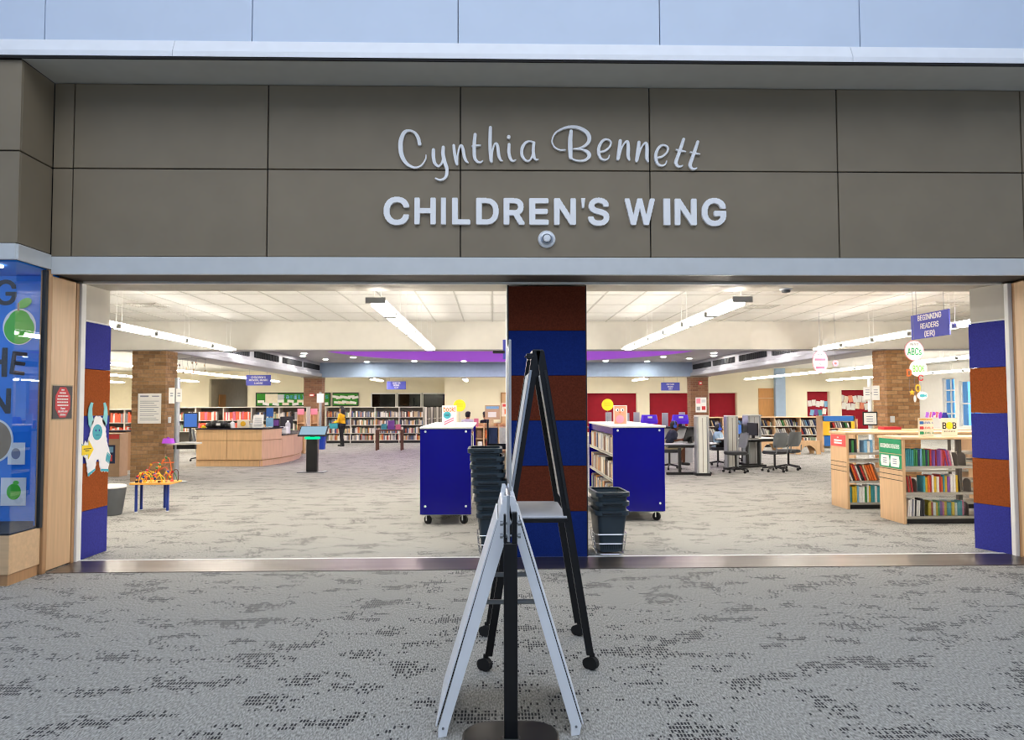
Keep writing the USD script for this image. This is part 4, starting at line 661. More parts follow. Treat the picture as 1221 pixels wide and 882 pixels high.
for i, (x, z, c) in enumerate(((-.3, .72, 'white'), (-.12, .72, 'brown'), (.1, .72, 'orange'), (.28, .72, 'white'), (-.28, .42, 'tan'), (-.1, .42, 'white'), (.12, .42, 'red'), (.3, .42, 'grey'), (-.2, 1.03, 'pink'), (.2, 1.03, 'tan'))):
    obj('book', B((-.45+.2+x-.06, 20.05, z+.006), (-.25+x+.06, 20.08, z+.22)), 'book_'+c, None, label=f'{c} book facing out, {("first", "second", "third", "fourth")[i % 4]} on the {("middle", "lower", "top")[i//4]} shelf of the low maple display', cat='book', group='books facing out on the maple display')
for nm, x0, x1, z0, z1, m1, lab in (('display_poster', -.22, .18, 1.22, 1.6, 'cardboard', 'tan poster with blue heading above the maple book display'), ('display_poster', .22, .5, 1.3, 1.66, 'paper_warm', 'white poster with red heading beside the striped pillar')):
    t = thing(nm, lab, 'poster', (0, 20.2, 0)); bx('card', (x0, 0, z0), (x1, .01, z1), m1, t); bx('post', ((x0+x1)/2-.01, .01, 1.03), ((x0+x1)/2+.01, .03, z1), 'steel', t); bx('foot', ((x0+x1)/2-.1, -.03, 1.026), ((x0+x1)/2+.1, .1, 1.036), 'steel', t); bx('heading', (x0+.03, -.003, z1-.1), (x1-.03, 0, z1-.03), 'book_sky' if m1 == 'cardboard' else 'red_soft', t); bx('picture', (x0+.08, -.003, z0+.06), (x1-.1, 0, z0+.2), 'book_orange' if m1 != 'cardboard' else 'paper', t)
# ------------------------------------------------------------------ bead maze table and stool
t = thing('bead_maze_table', 'low wooden bead maze table on four blue legs', 'activity table', (-5.21, 11.87, 0), .0)
obj('table_top', MB().loft([ring(rrect(.62, .5, .05, 5), .42), ring(rrect(.62, .5, .05, 5), .445)]), 'wood_yellow', t)
for x, y in ((-.21, -.2), (.23, -.12), (-.25, .06), (.05, .2)): q = MB().cyl((x, y, .012), (x, y, .42), .021, 14); l = obj('leg', q, 'leg_blue', t, smooth=40); obj('foot', MB().cyl((x, y, 0), (x, y, .014), .024, 14), 'sign_white', l)
wires = [('wire_yellow', [(-.26, -.1, .445), (-.22, -.12, .55), (-.15, -.1, .6), (-.08, -.05, .58), (-.05, 0, .445)]), ('wire_yellow', [(-.2, .1, .445), (-.12, .05, .6), (0, 0, .56), (.08, -.1, .6), (.14, -.1, .445)]), ('wire_yellow', [(-.12, -.15, .445), (-.05, -.15, .54), (.03, -.1, .5), (.1, -.14, .55), (.16, -.16, .445)]), ('wire_red', [(-.15, 0, .445), (-.1, 0, .68), (-.02, 0, .74), (.05, 0, .7), (.0, .05, .6), (.1, .05, .66), (.16, .0, .445)]),
    ('orange', [(-.06, .1, .445), (.02, .1, .7), (.1, .1, .8), (.16, .1, .76), (.2, .1, .445)]), ('orange', [(0, -.05, .445), (.04, -.05, .68), (.16, -.06, .74), (.3, -.08, .745)]), ('wire_green', [(.1, .15, .445), (.2, .12, .58), (.28, .1, .445)]), ('wire_red', [(.12, -.1, .445), (.2, -.05, .6), (.27, -.02, .445)]), ('wire_green', [(-.25, .15, .445), (-.2, .15, .62), (-.15, .15, .445)])]
wires += [('yellow_deep', [(-.27, 0, .445), (-.2, 0, .57), (-.14, .02, .52), (-.08, .05, .59), (-.03, .05, .445)]), ('wire_yellow', [(-.03, -.18, .445), (.03, -.18, .53), (.09, -.16, .58), (.16, -.12, .52), (.2, -.18, .445)]), ('wire_yellow', [(-.18, -.19, .445), (-.12, -.18, .52), (-.06, -.17, .57), (0, -.16, .445)]), ('walnut', [(.18, .05, .445), (.22, .05, .58), (.29, .06, .62), (.29, .1, .445)])]
for m, P in wires:
    P = np.array(P); u = np.linspace(0, 1, len(P)); from_ = np.linspace(0, 1, 26)
    from scipy.interpolate import CubicSpline
    C = CubicSpline(u, P)(from_); C[:, 2] = np.maximum(C[:, 2], .44); w = obj('wire', MB().tube(C, .006, 6), m, t)
    for k in range(3):
        c = C[3+k*rng.integers(1, 3)*2+rng.integers(0, 3)]; s_ = trimesh.creation.icosphere(1, .02); obj('bead', MB().mesh(s_, None, c), ('yellow_deep', 'red_sign', 'wire_green', 'leg_blue', 'orange')[rng.integers(5)], w, smooth=True)
for x, y, m in ((-.22, -.17, 'text_black'), (-.16, -.18, 'walnut'), (.12, -.17, 'walnut'), (.2, -.12, 'maple_dk'), (.26, -.05, 'red_soft'), (-.1, -.17, 'yellow_deep')): obj('turning_block', MB().cyl((x, y, .445), (x, y, .475), .022, 12), m, t)
t = thing('storage_stool', 'dark grey tapered stool with a white seat by the left jamb', 'stool', (-5.72, 11.45, 0)); obj('shell', MB().lathe([(.0001, 0), (.17, 0), (.185, .02), (.235, .39), (.23, .4), (.0001, .4)], 32), 'stool_grey', t, smooth=40); obj('seat', MB().lathe([(.0001, .40), (.235, .40), (.24, .415), (.225, .435), (.0001, .44)], 32), 'stool_top', t, smooth=40)
# ------------------------------------------------------------------ self-check kiosk
t = thing('catalogue_kiosk', 'black touch-screen kiosk with glowing green ring', 'kiosk', (-4.365, 18.4, 0)); bx('base_plate', (-.32, -.2, 0), (.32, .25, .015), 'steel', t, .005); bx('pillar', (-.13, -.09, .015), (.13, .09, .8), 'black_metal', t, .02)
obj('green_ring', MB().lathe([(.0001, .8), (.18, .8), (.19, .82), (.18, .85), (.0001, .85)], 24), 'green_glow', t); bx('neck', (-.05, -.02, .85), (.05, .05, .93), 'black_metal', t)
R = Rx(-.95); obj('screen_body', MB().box((-.34, -.02, -.19), (.34, .02, .19), .008, R, (.02, .0, .985)), 'screen_frame', t); obj('screen', MB().box((-.31, -.024, -.16), (.31, -.0205, .16), 0, R, (.02, 0, .985)), 'screen', t)
# ------------------------------------------------------------------ circulation desk and its things
t = thing('service_desk', 'long maple service desk with black top and curved lower end', 'desk', (0, 0, 0))
PD = [(-7.88, 20.32), (-7.07, 20.27), (-6.12, 20.2), (-5.87, 21.2), (-5.8, 22.2), (-5.86, 23.2), (-6.15, 24.6)]
for i, (a, b) in enumerate(zip(PD, PD[1:])):
    a, b = np.array(a), np.array(b); L = np.linalg.norm(b-a); u = (b-a)/L; R = Rz(math.atan2(u[1], u[0])); T = (*a, 0); hi = i < 3; H = 1.0 if hi else .8; m = 'desk_wood' if i < 2 else 'desk_pink'  # later desk sections tinted pink for the purple light falling on them
    obj('lower_panel', B((.006, 0, .175), (L-.006, .03, .675 if hi else .775), .004, R=R, t=T), m, t)
    if hi: obj('upper_panel', B((.006, 0, .69), (L-.006, .03, .975), .004, R=R, t=T), m, t)
    obj('carcass', B((0, .028, .15), (L, .06, H-.025), R=R, t=T), 'maple_dk', t); obj('plinth', B((0.0, .035, 0), (L, .07, .17), R=R, t=T), 'desk_wood' if i < 2 else 'desk_pink', t)
    obj('counter', B((-.03, -.03, H-.025), (L+.03, .55, H+.01), .006, R=R, t=T), 'black_top', t)
    if hi: obj('work_top', B((.1, .5, .72), (L, .95, .75), R=R, t=T), 'laminate', t)
bx('end_panel', (-7.9, 20.36, 0), (-7.86, 21.2, .975), 'desk_wood', t, .004); bx('back_pedestal', (-6.6, 24.0, 0), (-6.2, 24.6, .775), 'desk_wood', t)
def small(nm, lab, cat, parts, grp=None, loc=(0, 0, 0), rz=0): 
    t = thing(nm, lab, cat, loc, rz, grp)
    for p in parts: obj(p[0], p[1], p[2], t)
    return t
z = 1.01
small('document_holder', 'white sheet in a slanted stand on the service desk', 'sign', [('sheet', B((-.14, 0, 0), (.14, .006, .36), R=Rx(-.2)), 'paper'), ('foot', B((-.14, -.02, 0), (.14, .12, .008)), 'acrylic'), ('writing', MB().flat(unary_union([sbox(-.1, .06+k*.04, .1, .07+k*.04) for k in range(6)]), .001, Rx(-.2)@FRONT, (0, -.002, 0)), 'text_grey')], loc=(-6.3, 20.4, z))
small('brochure_stand', 'tall blue and white brochure stand on the service desk', 'brochure stand', [('stand_back', B((-.1, 0, 0), (.1, .02, .55)), 'acrylic'), ('brochure', B((-.09, -.03, .3), (.09, 0, .53)), 'book_blue'), ('brochure', B((-.09, -.06, .03), (.09, -.01, .27)), 'book_sky')], loc=(-6.02, 20.55, z))
small('plaque', 'small framed gold seal on the service desk', 'plaque', [('frame', B((-.16, 0, 0), (.16, .02, .22), .004), 'paper_warm'), ('seal', MB().flat(ell(0, .11, .07, .07), .004, FRONT), 'yellow_deep'), ('foot', B((-.1, .02, 0), (.1, .1, .01)), 'black')], loc=(-6.72, 20.5, z))
small('framed_card', 'small dark framed card near the end of the desk top', 'picture frame', [('frame', B((-.1, 0, 0), (.1, .02, .24), .004), 'black'), ('card', B((-.07, -.003, .04), (.07, 0, .2)), 'book_purple'), ('foot', B((-.05, .02, 0), (.05, .1, .01)), 'black')], loc=(-5.98, 21.0, z))
small('sanitizer_bottle', 'white pump bottle on the service desk', 'bottle', [('body', MB().lathe([(.0001, 0), (.05, 0), (.055, .03), (.055, .14), (.02, .17), (.0001, .17)], 16), 'sign_white'), ('pump', MB().lathe([(.02, .17), (.02, .2), (.008, .2), (.008, .24), (.0001, .24)], 10).box((-.05, -.01, .235), (.01, .01, .25)), 'paper')], loc=(-7.0, 20.5, z))
m_ = MB()
for k, (x, y, zz, r) in enumerate(((-.2, 0, .05, .09), (-.05, 0, .09, .11), (.1, 0, .08, .1), (.25, .02, .05, .08))): m_.mesh(trimesh.creation.icosphere(2, 1.), np.diag([r*1.4, r, r]), (x, y, zz+.01))
small('draped_bag', 'dark heap of bags lying on the service desk', 'bag', [('fabric', m_, 'black'), ('pale_tag', B((.0, -.13, .07), (.1, -.1, .13)), 'paper')], loc=(-7.4, 20.52, z))
small('toy_pile', 'yellow and red packets beside the dark bag on the desk', 'packets', [('packet', B((-.1, -.05, 0), (.02, .05, .06), .01), 'yellow'), ('packet', B((.03, -.04, 0), (.14, .06, .05), .01), 'paper'), ('packet', B((-.05, -.02, .06), (.08, .06, .1), .01), 'wire_red')], loc=(-7.72, 20.5, z))
small('box_stack', 'pale small boxes behind the desk sign holder', 'box', [('box_body', B((-.16, 0, 0), (.16, .12, .1), .004), 'paper'), ('box_lid', B((-.165, -.005, .1), (.165, .125, .13), .004), 'bob_grey')], loc=(-6.5, 20.55, z))
small('desk_monitor', 'black monitor seen from behind at the low end of the desk', 'monitor', [('back', B((-.28, 0, .12), (.28, .04, .48), .01), 'black'), ('stand', B((-.03, .01, .01), (.03, .05, .2)), 'black'), ('foot', B((-.12, -.06, 0), (.12, .1, .012)), 'black')], loc=(-5.95, 22.0, .81), rz=1.2)
small('receipt_printer', 'white device on the low end of the desk', 'printer', [('body', B((-.12, -.1, 0), (.12, .12, .2), .02), 'sign_white'), ('cover', B((-.1, -.11, .12), (.1, -.09, .19), .01), 'bob_grey')], loc=(-5.9, 21.45, .81))
small('tissue_box', 'pale bottle-like dispenser beside the white desk device', 'dispenser', [('body', MB().lathe([(.0001, 0), (.07, 0), (.07, .28), (.04, .32), (.0001, .33)], 16), 'bob_grey'), ('cap', MB().lathe([(.03, .32), (.03, .37), (.0001, .37)], 12), 'paper')], loc=(-5.86, 21.75, .81))
# pole station left of the desk
t = thing('computer_station', 'silver pole station with round-ended table right of the left brick pillar', 'computer station', (-6.68, 16.15, 0)); obj('pole', MB().cyl((0, 0, .02), (0, 0, 2.2), .055, 16), 'silver', t, smooth=40); obj('base', MB().lathe([(.0001, 0), (.22, 0), (.22, .02), (.0001, .03)], 24), 'steel', t)
obj('table_top', MB().loft([ring(rrect(.66, .6, .2, 6), .8, (.12, .08)), ring(rrect(.66, .6, .2, 6), .83, (.12, .08))]), 'laminate', t); bx('bracket', (-.05, -.05, .7), (.4, .05, .8), 'black', t)
small('pole_sheet', 'white double notice fixed near the top of the left silver pole', 'notice', [('sheet', B((-.13, 0, 0), (-.01, .008, .33)), 'paper'), ('sheet', B((.02, 0, .03), (.14, .008, .31)), 'paper'), ('bracket', B((-.05, .008, .12), (.06, .03, .16)), 'steel'), ('writing', MB().flat(unary_union([sbox(a, .15+k*.05, a+.06, .17+k*.05) for a in (-.1, .05) for k in range(2)]), .001, FRONT), 'text_grey')], loc=(-6.68, 16.03, 1.66))
small('station_monitor', 'blue-lit monitor on the pole station table', 'monitor', [('body', B((-.14, 0, .3), (.15, .03, .63), .006), 'screen_frame'), ('screen', B((-.12, -.004, .33), (.13, 0, .61)), 'screen_blue'), ('stand', B((-.02, .01, .01), (.02, .04, .32)), 'black'), ('foot', B((-.1, -.05, 0), (.1, .1, .012)), 'black')], loc=(-6.48, 16.35, .83), rz=.25)
small('purple_box', 'purple toy box on the pole station table', 'box', [('body', MB().loft([ring(rrect(.24, .16, .04), 0), ring(rrect(.2, .13, .04), .1)]), 'lilac'), ('knob', B((-.03, -.02, .1), (.02, .02, .13), .01), 'lilac')], loc=(-6.78, 15.98, .83))
small('keyboard', 'white keyboard at the front of the pole station table', 'keyboard', [('case', B((-.16, -.06, 0), (.16, .06, .018), .004), 'bob_grey'), ('keys', B((-.15, -.05, .018), (.15, .05, .026)), 'paper')], loc=(-6.38, 15.98, .83))
small('wall_poster', 'white printed poster on the front of the left brick pillar', 'poster', [('board', B((-.245, -.012, 0), (.245, 0, .645), .002), 'paper'), ('heading', MB().flat(sbox(-.2, .57, -.02, .6).union(sbox(.05, .575, .2, .595)), .001, FRONT, (0, -.012, 0)), 'text_grey'), ('writing', MB().flat(unary_union([sbox(-.2, .07+k*.045, .2-.05*(k % 3), .08+k*.045) for k in range(10)]), .001, FRONT, (0, -.012, 0)), 'text_grey')], loc=(-7.366, 16.396, 1.232))
small('thermostat', 'white wall box on the side of the left brick pillar', 'switch', [('box', B((0, -.06, 0), (.02, .06, .13), .004), 'sign_white'), ('cover', B((.02, -.03, .03), (.035, .03, .1), .004), 'paper')], loc=(-7.036, 16.6, 1.24))
small('thermostat', 'white wall box on the right brick pillar corner', 'switch', [('box', B((-.05, -.02, 0), (.05, 0, .14), .004), 'sign_white'), ('cover', B((-.03, -.03, .03), (.03, -.02, .1), .004), 'paper')], loc=(8.76, 16.394, 1.2))
# right pole with notices
t = thing('notice_pole', 'white pole beside the right brick pillar', 'pole', (8.12, 16.1, 0)); obj('post', MB().cyl((0, 0, .02), (0, 0, 2.18), .04, 14), 'sign_white', t, smooth=40); obj('base', MB().lathe([(.0001, 0), (.2, 0), (.2, .02), (.0001, .03)], 20), 'steel', t)
small('pole_sheet', 'white double notice near the top of the right pole', 'notice', [('sheet', B((-.17, 0, 0), (-.01, .008, .27)), 'paper'), ('sheet', B((.01, 0, -.01), (.18, .008, .3)), 'paper'), ('bracket', B((-.05, .008, .12), (.05, .03, .16)), 'steel'), ('writing', MB().flat(unary_union([sbox(a, .1+k*.05, a+.09, .115+k*.05) for a in (-.13, .05) for k in range(3)]), .001, FRONT), 'text_grey')], loc=(8.12, 16.02, 1.7))
small('framed_notice', 'black-framed notice lower on the right pole', 'notice', [('frame', B((-.16, 0, 0), (.16, .012, .29), .003), 'black'), ('sheet', B((-.135, -.003, .025), (.135, 0, .265)), 'paper'), ('bracket', B((-.03, .012, .12), (.05, .06, .16)), 'steel'), ('writing', MB().flat(unary_union([sbox(-.08, .08+k*.05, .06, .095+k*.05) for k in range(3)]), .001, FRONT, (0, -.003, 0)), 'text_grey')], loc=(8.07, 16.0, 1.15))
# ------------------------------------------------------------------ cardboard display and cabinet at the far left
t = thing('cardboard_display', 'tan cardboard display stand with red header at the far left', 'display stand', (-8.52, 17.5, 0)); bx('body', (-.42, 0, 0), (.0, .4, .98), 'cardboard', t, .004); bx('header', (-.36, -.006, .86), (-.02, 0, .96), 'red_soft', t); bx('picture', (-.3, -.006, .3), (-.1, 0, .72), 'book_navy', t); bx('picture_spot', (-.26, -.009, .35), (-.16, -.006, .5), 'red_soft', t); bx('picture_spot', (-.24, -.009, .55), (-.14, -.006, .68), 'book_sky', t)
t = thing('base_cabinet', 'pale wooden cabinet with black top behind the cardboard display', 'cabinet', (-9.15, 19.0, 0)); bx('door', (-.6, 0, .12), (-.3, .02, .66), 'desk_wood', t, .003); bx('door', (-.297, 0, .12), (.02, .02, .66), 'desk_wood', t, .003); bx('drawer', (-.6, 0, .67), (.02, .02, .96), 'desk_wood', t, .003); bx('carcass', (-.6, .02, .1), (.02, .6, .96), 'maple_dk', t); bx('plinth', (-.58, .06, 0), (0, .58, .1), 'maple_dk', t); bx('counter', (-.62, -.02, .96), (.04, .62, 1.0), 'black_top', t)
# ------------------------------------------------------------------ hanging signs and mobiles
def hang_sign(lab, lines, x, y, z, rz=0., w=.9, h=.385, hs=.085, cables=True):
    t = thing('hanging_sign', lab, 'sign', (x, y, z), rz); bx('board', (-w/2, 0, -h/2), (w/2, .02, h/2), 'sign_blue', t, .003); q = MB(); n = len(lines)
    for i, l in enumerate(lines): q.mesh(text(l, hs*.78, True, min(w*.86, len(l)*hs*.62)), FRONT, (0, 0, (n-1)/2*hs*1.28-i*hs*1.28))
    obj('lettering', q, 'paper', t)
    for sx in (-.36, .36): obj('cable', MB().cyl((sx*w, .01, h/2), (sx*w, .01, ZC-z), .004, 5), 'steel', t)
hang_sign('blue hanging sign reading BEGINNING READERS ER', ('BEGINNING', 'READERS', '(ER)'), 6.53, 11.1, 2.79, -1.513, .9, .375, .1)
hang_sign('blue hanging sign for movies and music above the service desk', ("CHILDREN'S", 'MOVIES, MUSIC', '& MORE'), -8.64, 28, 2.534)
hang_sign('blue hanging chapter books sign above the dark windows', ('CHAPTER', 'BOOKS', '(J)'), -4.6, 36, 2.54)
hang_sign('blue hanging sign before the crimson niches', ('PICTURE', 'BOOKS', '(E)'), 8.5, 36, 2.452)
t = thing('edge_sign', 'blue hanging panel showing beside the left edge of the striped pillar', 'sign', (.155, 12.0, 2.49)); bx('board', (0, 0, -.15), (.6, .02, .16), 'sign_blue', t, .003); bx('bracket', (-.16, -.02, -.06), (.03, -.005, -.015), 'black', t, .004); obj('cable', MB().cyl((.1, .01, .15), (.1, .01, ZC-2.49), .004, 5).cyl((.5, .01, .15), (.5, .01, ZC-2.49), .004, 5), 'steel', t)
t = thing('alphabet_mobile', 'hanging ABC mobile of paper discs and letters below the blue sign', 'mobile', (-.35, 10.88, -.035))
obj('thread', MB().cyl((6.51, 0, 1.74), (6.51, 0, ZC+.035), .0025, 4).cyl((6.6, 0, 1.8), (6.6, 0, 2.3), .002, 4).cyl((6.43, 0, 1.8), (6.43, 0, 2.15), .002, 4), 'text_grey', t)
obj('big_disc', MB().flat(ell(6.51, 2.425, .142, .15), .006, FRONT, (0, -.004, 0)), 'pink', t); obj('disc_face', MB().flat(ell(6.51, 2.425, .134, .142), .003, FRONT, (0, -.01, 0)), 'paper', t); obj('lettering', MB().mesh(text('ABCs', .1, True, .21), FRONT, (6.51, -.013, 2.41)), 'green_text', t); obj('small_lettering', MB().mesh(text('my first', .035, True, .12), FRONT, (6.51, -.013, 2.515)), 'text_grey', t)
obj('lower_disc', MB().flat(ell(6.555, 2.165, .128, .12), .004, FRONT, (0, -.02, 0)), 'paper', t); obj('lettering', MB().mesh(text('BOOK', .09, True, .17), FRONT, (6.56, -.024, 2.16)), 'leaf_green', t)
obj('letter', MB().mesh(text('D', .1, True, .075, .006), FRONT, (6.415, -.026, 2.1)), 'orange', t); obj('letter', MB().mesh(text('C', .085, True, .075, .006), FRONT, (6.585, -.026, 2.025)), 'red_sign', t); obj('letter', MB().mesh(text('O', .1, True, .075, .006), FRONT, (6.54, -.026, 1.875)), 'yellow_deep', t)
obj('star', MB().flat(Polygon([(6.455+(.05 if k % 2 == 0 else .022)*math.cos(k*PI/5+PI/2), 1.81+(.05 if k % 2 == 0 else .022)*math.sin(k*PI/5+PI/2)) for k in range(10)]), .004, FRONT, (0, -.02, 0)), 'yellow_deep', t)
obj('oval', MB().flat(ell(6.605, 1.765, .078, .058), .004, FRONT, (0, -.02, 0)), 'paper', t); obj('blue_shape', MB().flat(unary_union([ell(6.605, 1.765, .04, .025), Polygon([(6.63, 1.765), (6.665, 1.79), (6.665, 1.74)])]), .002, FRONT, (0, -.024, 0)), 'teal', t); obj('tail', MB().flat(ell(6.5, 1.72, .02, .05), .003, FRONT, (0, -.01, 0)), 'bob_grey', t)
t = thing('hanging_disc', 'white disc with pink lettering hanging before the right grille beam', 'mobile', (-.44, 14.5, -.057)); obj('disc', MB().flat(ell(6.795, 2.49, .15, .225), .006, FRONT), 'pink', t); obj('disc_face', MB().flat(ell(6.795, 2.49, .14, .212), .003, FRONT, (0, -.006, 0)), 'paper', t); obj('thread', MB().cyl((6.795, 0, 2.7), (6.795, 0, ZC+.057), .0025, 4), 'text_grey', t)
q = MB()
for z, w in ((2.53, .11), (2.37, .085)): q.flat(sbox(6.795-w, z-.022, 6.795+w, z+.022), .001, FRONT, (0, -.009, 0))
obj('small_lettering', MB().flat(sbox(6.74, 2.61, 6.785, 2.635).union(sbox(6.8, 2.615, 6.84, 2.64)), .001, FRONT, (0, -.009, 0)).mesh(text('&', .05, True), FRONT, (6.795, -.009, 2.45)), 'text_grey', t)
obj('lettering', q, 'pink_text', t)
t = thing('paper_flower', 'small pink paper round hanging by the right grille beam', 'mobile', (6.7, 14.6, 2.405)); obj('petals', MB().flat(unary_union([ell(.03*math.cos(k*PI/4), .03*math.sin(k*PI/4), .03, .03) for k in range(8)]), .006, FRONT), 'pink', t); obj('centre', MB().flat(ell(0, 0, .025, .025), .004, FRONT, (0, -.006, 0)), 'red_soft', t); obj('thread', MB().cyl((0, 0, 0.05), (0, 0, ZC-2.405), .0025, 4), 'text_grey', t)
t = thing('leaf_mobile', 'hanging mobile of brown and orange paper scraps right of the left pillar', 'mobile', (-7.25, 18.3, 0)); q = MB(); r2 = np.random.default_rng(3)
q.cyl((0, 0, 2.75), (0, 0, 2.8), .003, 4); q.tube([(-.35, 0, 2.72), (0, 0, 2.76), (.35, 0, 2.72)], .005, 5)
for k in range(16):
    x = r2.uniform(-.36, .36); z = r2.uniform(2.35, 2.66); y = r2.uniform(-.12, .12); q.cyl((x, y, z), (x, 0, 2.73), .002, 4); a = r2.uniform(0, 3)
    obj('scrap', MB().flat(ell(0, 0, r2.uniform(.02, .04), r2.uniform(.012, .03)), .003, Rz(a)@FRONT@Rz(r2.uniform(0, 3)), (x, y, z)), ('orange', 'walnut', 'yellow_deep', 'book_tan', 'seed_brown')[k % 5], t)
obj('threads', q, 'text_grey', t)
# ------------------------------------------------------------------ far shelves
t = thing('media_shelf', 'long open media shelf behind the service desk', 'shelf unit', (0, 26.3, 0)); xa, xb = -11.2, -6.45
for x in np.linspace(xa, xb, 6): bx('end_panel', (x-.02, 0, 0), (x+.02, .45, 1.53), 'laminate', t, .003)
for z in (.3, .72, 1.1): bx('shelf', (xa, 0, z-.02), (xb, .45, z), 'shelf_white', t, .003)
bx('top', (xa-.03, -.02, 1.53), (xb+.03, .47, 1.56), 'laminate', t, .003); bx('back', (xa, .44, .1), (xb, .45, 1.53), 'bookend', t)
oc = ['spine_orange', 'spine_orange', 'spine_orange', 'white', 'spine_orange', 'pink']
for z, zn in ((1.1, 'upper'), (.72, 'lower')):
    bookrow((-10.15, 26.31), 0, .6, z, (.27, .3), (.18, .2), (.035, .05), f', left run, {zn} shelf behind the desk', oc, False, 'disc cases behind the desk', cat='disc case', maxn=14)
    bookrow((-9.32, 26.31), 0, .95, z, (.27, .3), (.18, .2), (.035, .05), f', right run, {zn} shelf behind the desk', oc, False, 'disc cases behind the desk', cat='disc case', maxn=20)
    stuffbooks((-8.2, 26.31), 0, 1.6, z, (.2, .3), (.15, .2), (.03, .08)); stuffbooks((-11.1, 26.31), 0, .8, z, (.2, .3), (.15, .2), (.03, .08))
t = thing('media_shelf', 'white shelf with orange cases left of the left brick pillar', 'shelf unit', (0, 20.6, 0)); xa, xb = -10.6, -9.25
for x in (xa, (xa+xb)/2, xb): bx('end_panel', (x-.02, 0, 0), (x+.02, .4, 1.5), 'laminate', t, .003)
for z in (.3, .8, 1.16): bx('shelf', (xa, 0, z-.02), (xb, .4, z), 'shelf_white', t, .003)
bx('top', (xa-.03, -.02, 1.5), (xb+.03, .42, 1.53), 'laminate', t, .003); bx('back', (xa, .39, .1), (xb, .4, 1.5), 'bookend', t)
bookrow((-10.3, 20.61), 0, .95, 1.16, (.22, .28), (.16, .2), (.03, .06), ', upper shelf left of the left brick pillar', ['white', 'spine_orange', 'spine_orange', 'white', 'grey'], False, 'disc cases left of the pillar', cat='disc case'); bookrow((-10.3, 20.61), 0, .95, .8, (.2, .26), (.16, .2), (.03, .06), ', lower shelf left of the left brick pillar', ['white', 'spine_orange', 'brown', 'white', 'red'], False, 'disc cases left of the pillar', cat='disc case')
for i, (x, c) in enumerate(((-6.95, 'pink'), (-6.62, 'cream'))):
    t = thing('end_display', ('tall narrow stand with a pink sign behind the desk', 'tall narrow stand beside the far left brick pillar')[i], 'display stand', (-6.42+i*.44, 25.4, 0)); bx('back', (-.12, .2, 0), (.12, .22, 1.4), 'maple_h', t, .003); bx('side', (-.12, 0, 0), (-.1, .2, 1.4), 'maple', t); bx('side', (.1, 0, 0), (.12, .2, 1.4), 'maple', t); bx('sign', (-.11, -.01, 1.3), (.11, .0, 1.5), 'pink', t)
    for k in range(3): bx('shelf', (-.1, 0, .4+k*.3), (.1, .2, .42+k*.3), 'maple_h', t)
t = thing('chapter_shelf', 'long white bookcase of four shelves behind the woman in yellow', 'bookcase', (0, 32.3, 0)); xa, xb = -7.1, -2.98
for x in np.linspace(xa, xb, 5): bx('end_panel', (x-.02, 0, 0), (x+.02, .35, 1.5), 'shelf_white', t, .003)
for z in (.12, .42, .76, 1.1): bx('shelf', (xa, -.01, z-.02), (xb, .35, z), 'shelf_white', t, .003)
bx('top', (xa-.03, -.02, 1.5), (xb+.03, .37, 1.53), 'laminate', t, .003); bx('plinth', (xa, .02, 0), (xb, .35, .1), 'black', t); bx('back', (xa, .34, .1), (xb, .35, 1.5), 'bookend', t)
for z in (.12, .42, .76, 1.1): stuffbooks((xa+.05, 32.31), 0, xb-xa-.1, z, (.17, .26), (.15, .2), (.025, .06))
for k in range(5):
    t = thing('range_end', f'white bookcase range seen end-on before the dark window, {ONE[k]} from the left', 'bookcase', (-2.85+k*.165, 32.0+k*1.1, 0), 0, 'bookcase ranges seen end-on'); bx('end_panel', (-.045, 0, 0), (.045, .03, 1.52), 'laminate', t, .003); bx('shelf_body', (.0, .03, 0), (.11, .9, 1.5), 'bookend', t); bx('shelf', (-.04, .03, .5), (.12, .9, .53), 'shelf_white', t); bx('shelf', (-.04, .03, 1.0), (.12, .9, 1.03), 'shelf_white', t)
t = thing('display_table', 'narrow walnut table before the long white bookcase', 'table', (-3.71, 27.0, 0)); bx('top', (-.47, 0, .69), (.47, .5, .735), 'walnut', t, .005)
for x in (-.44, .44):
    for y in (.03, .46): bx('leg', (x-.03, y-.03, 0), (x+.03, y+.03, .69), 'walnut', t, .004)
for nm, x, c, w, h, lab in (('display_book', -.2, 'teal', .2, .2, 'pale green book standing on the walnut table'), ('display_book', .05, 'purple', .24, .32, 'lilac book standing in the middle of the walnut table'), ('display_book', .3, 'pink', .18, .18, 'pink book standing at the right of the walnut table')):
    ct, pg = bookmesh(.03, h, w); t = thing(nm, lab, 'book', (-3.71+x-w/2, 27.2, .735), -PI/2); R = Ry(0); v, f = ct.get(); obj('cover', MB().add(v, f, Rx(0), (-.03, 0, 0)), 'book_'+c, t); v, f = pg.get(); obj('pages', MB().add(v, f, None, (-.03, 0, 0)), 'pages', t)
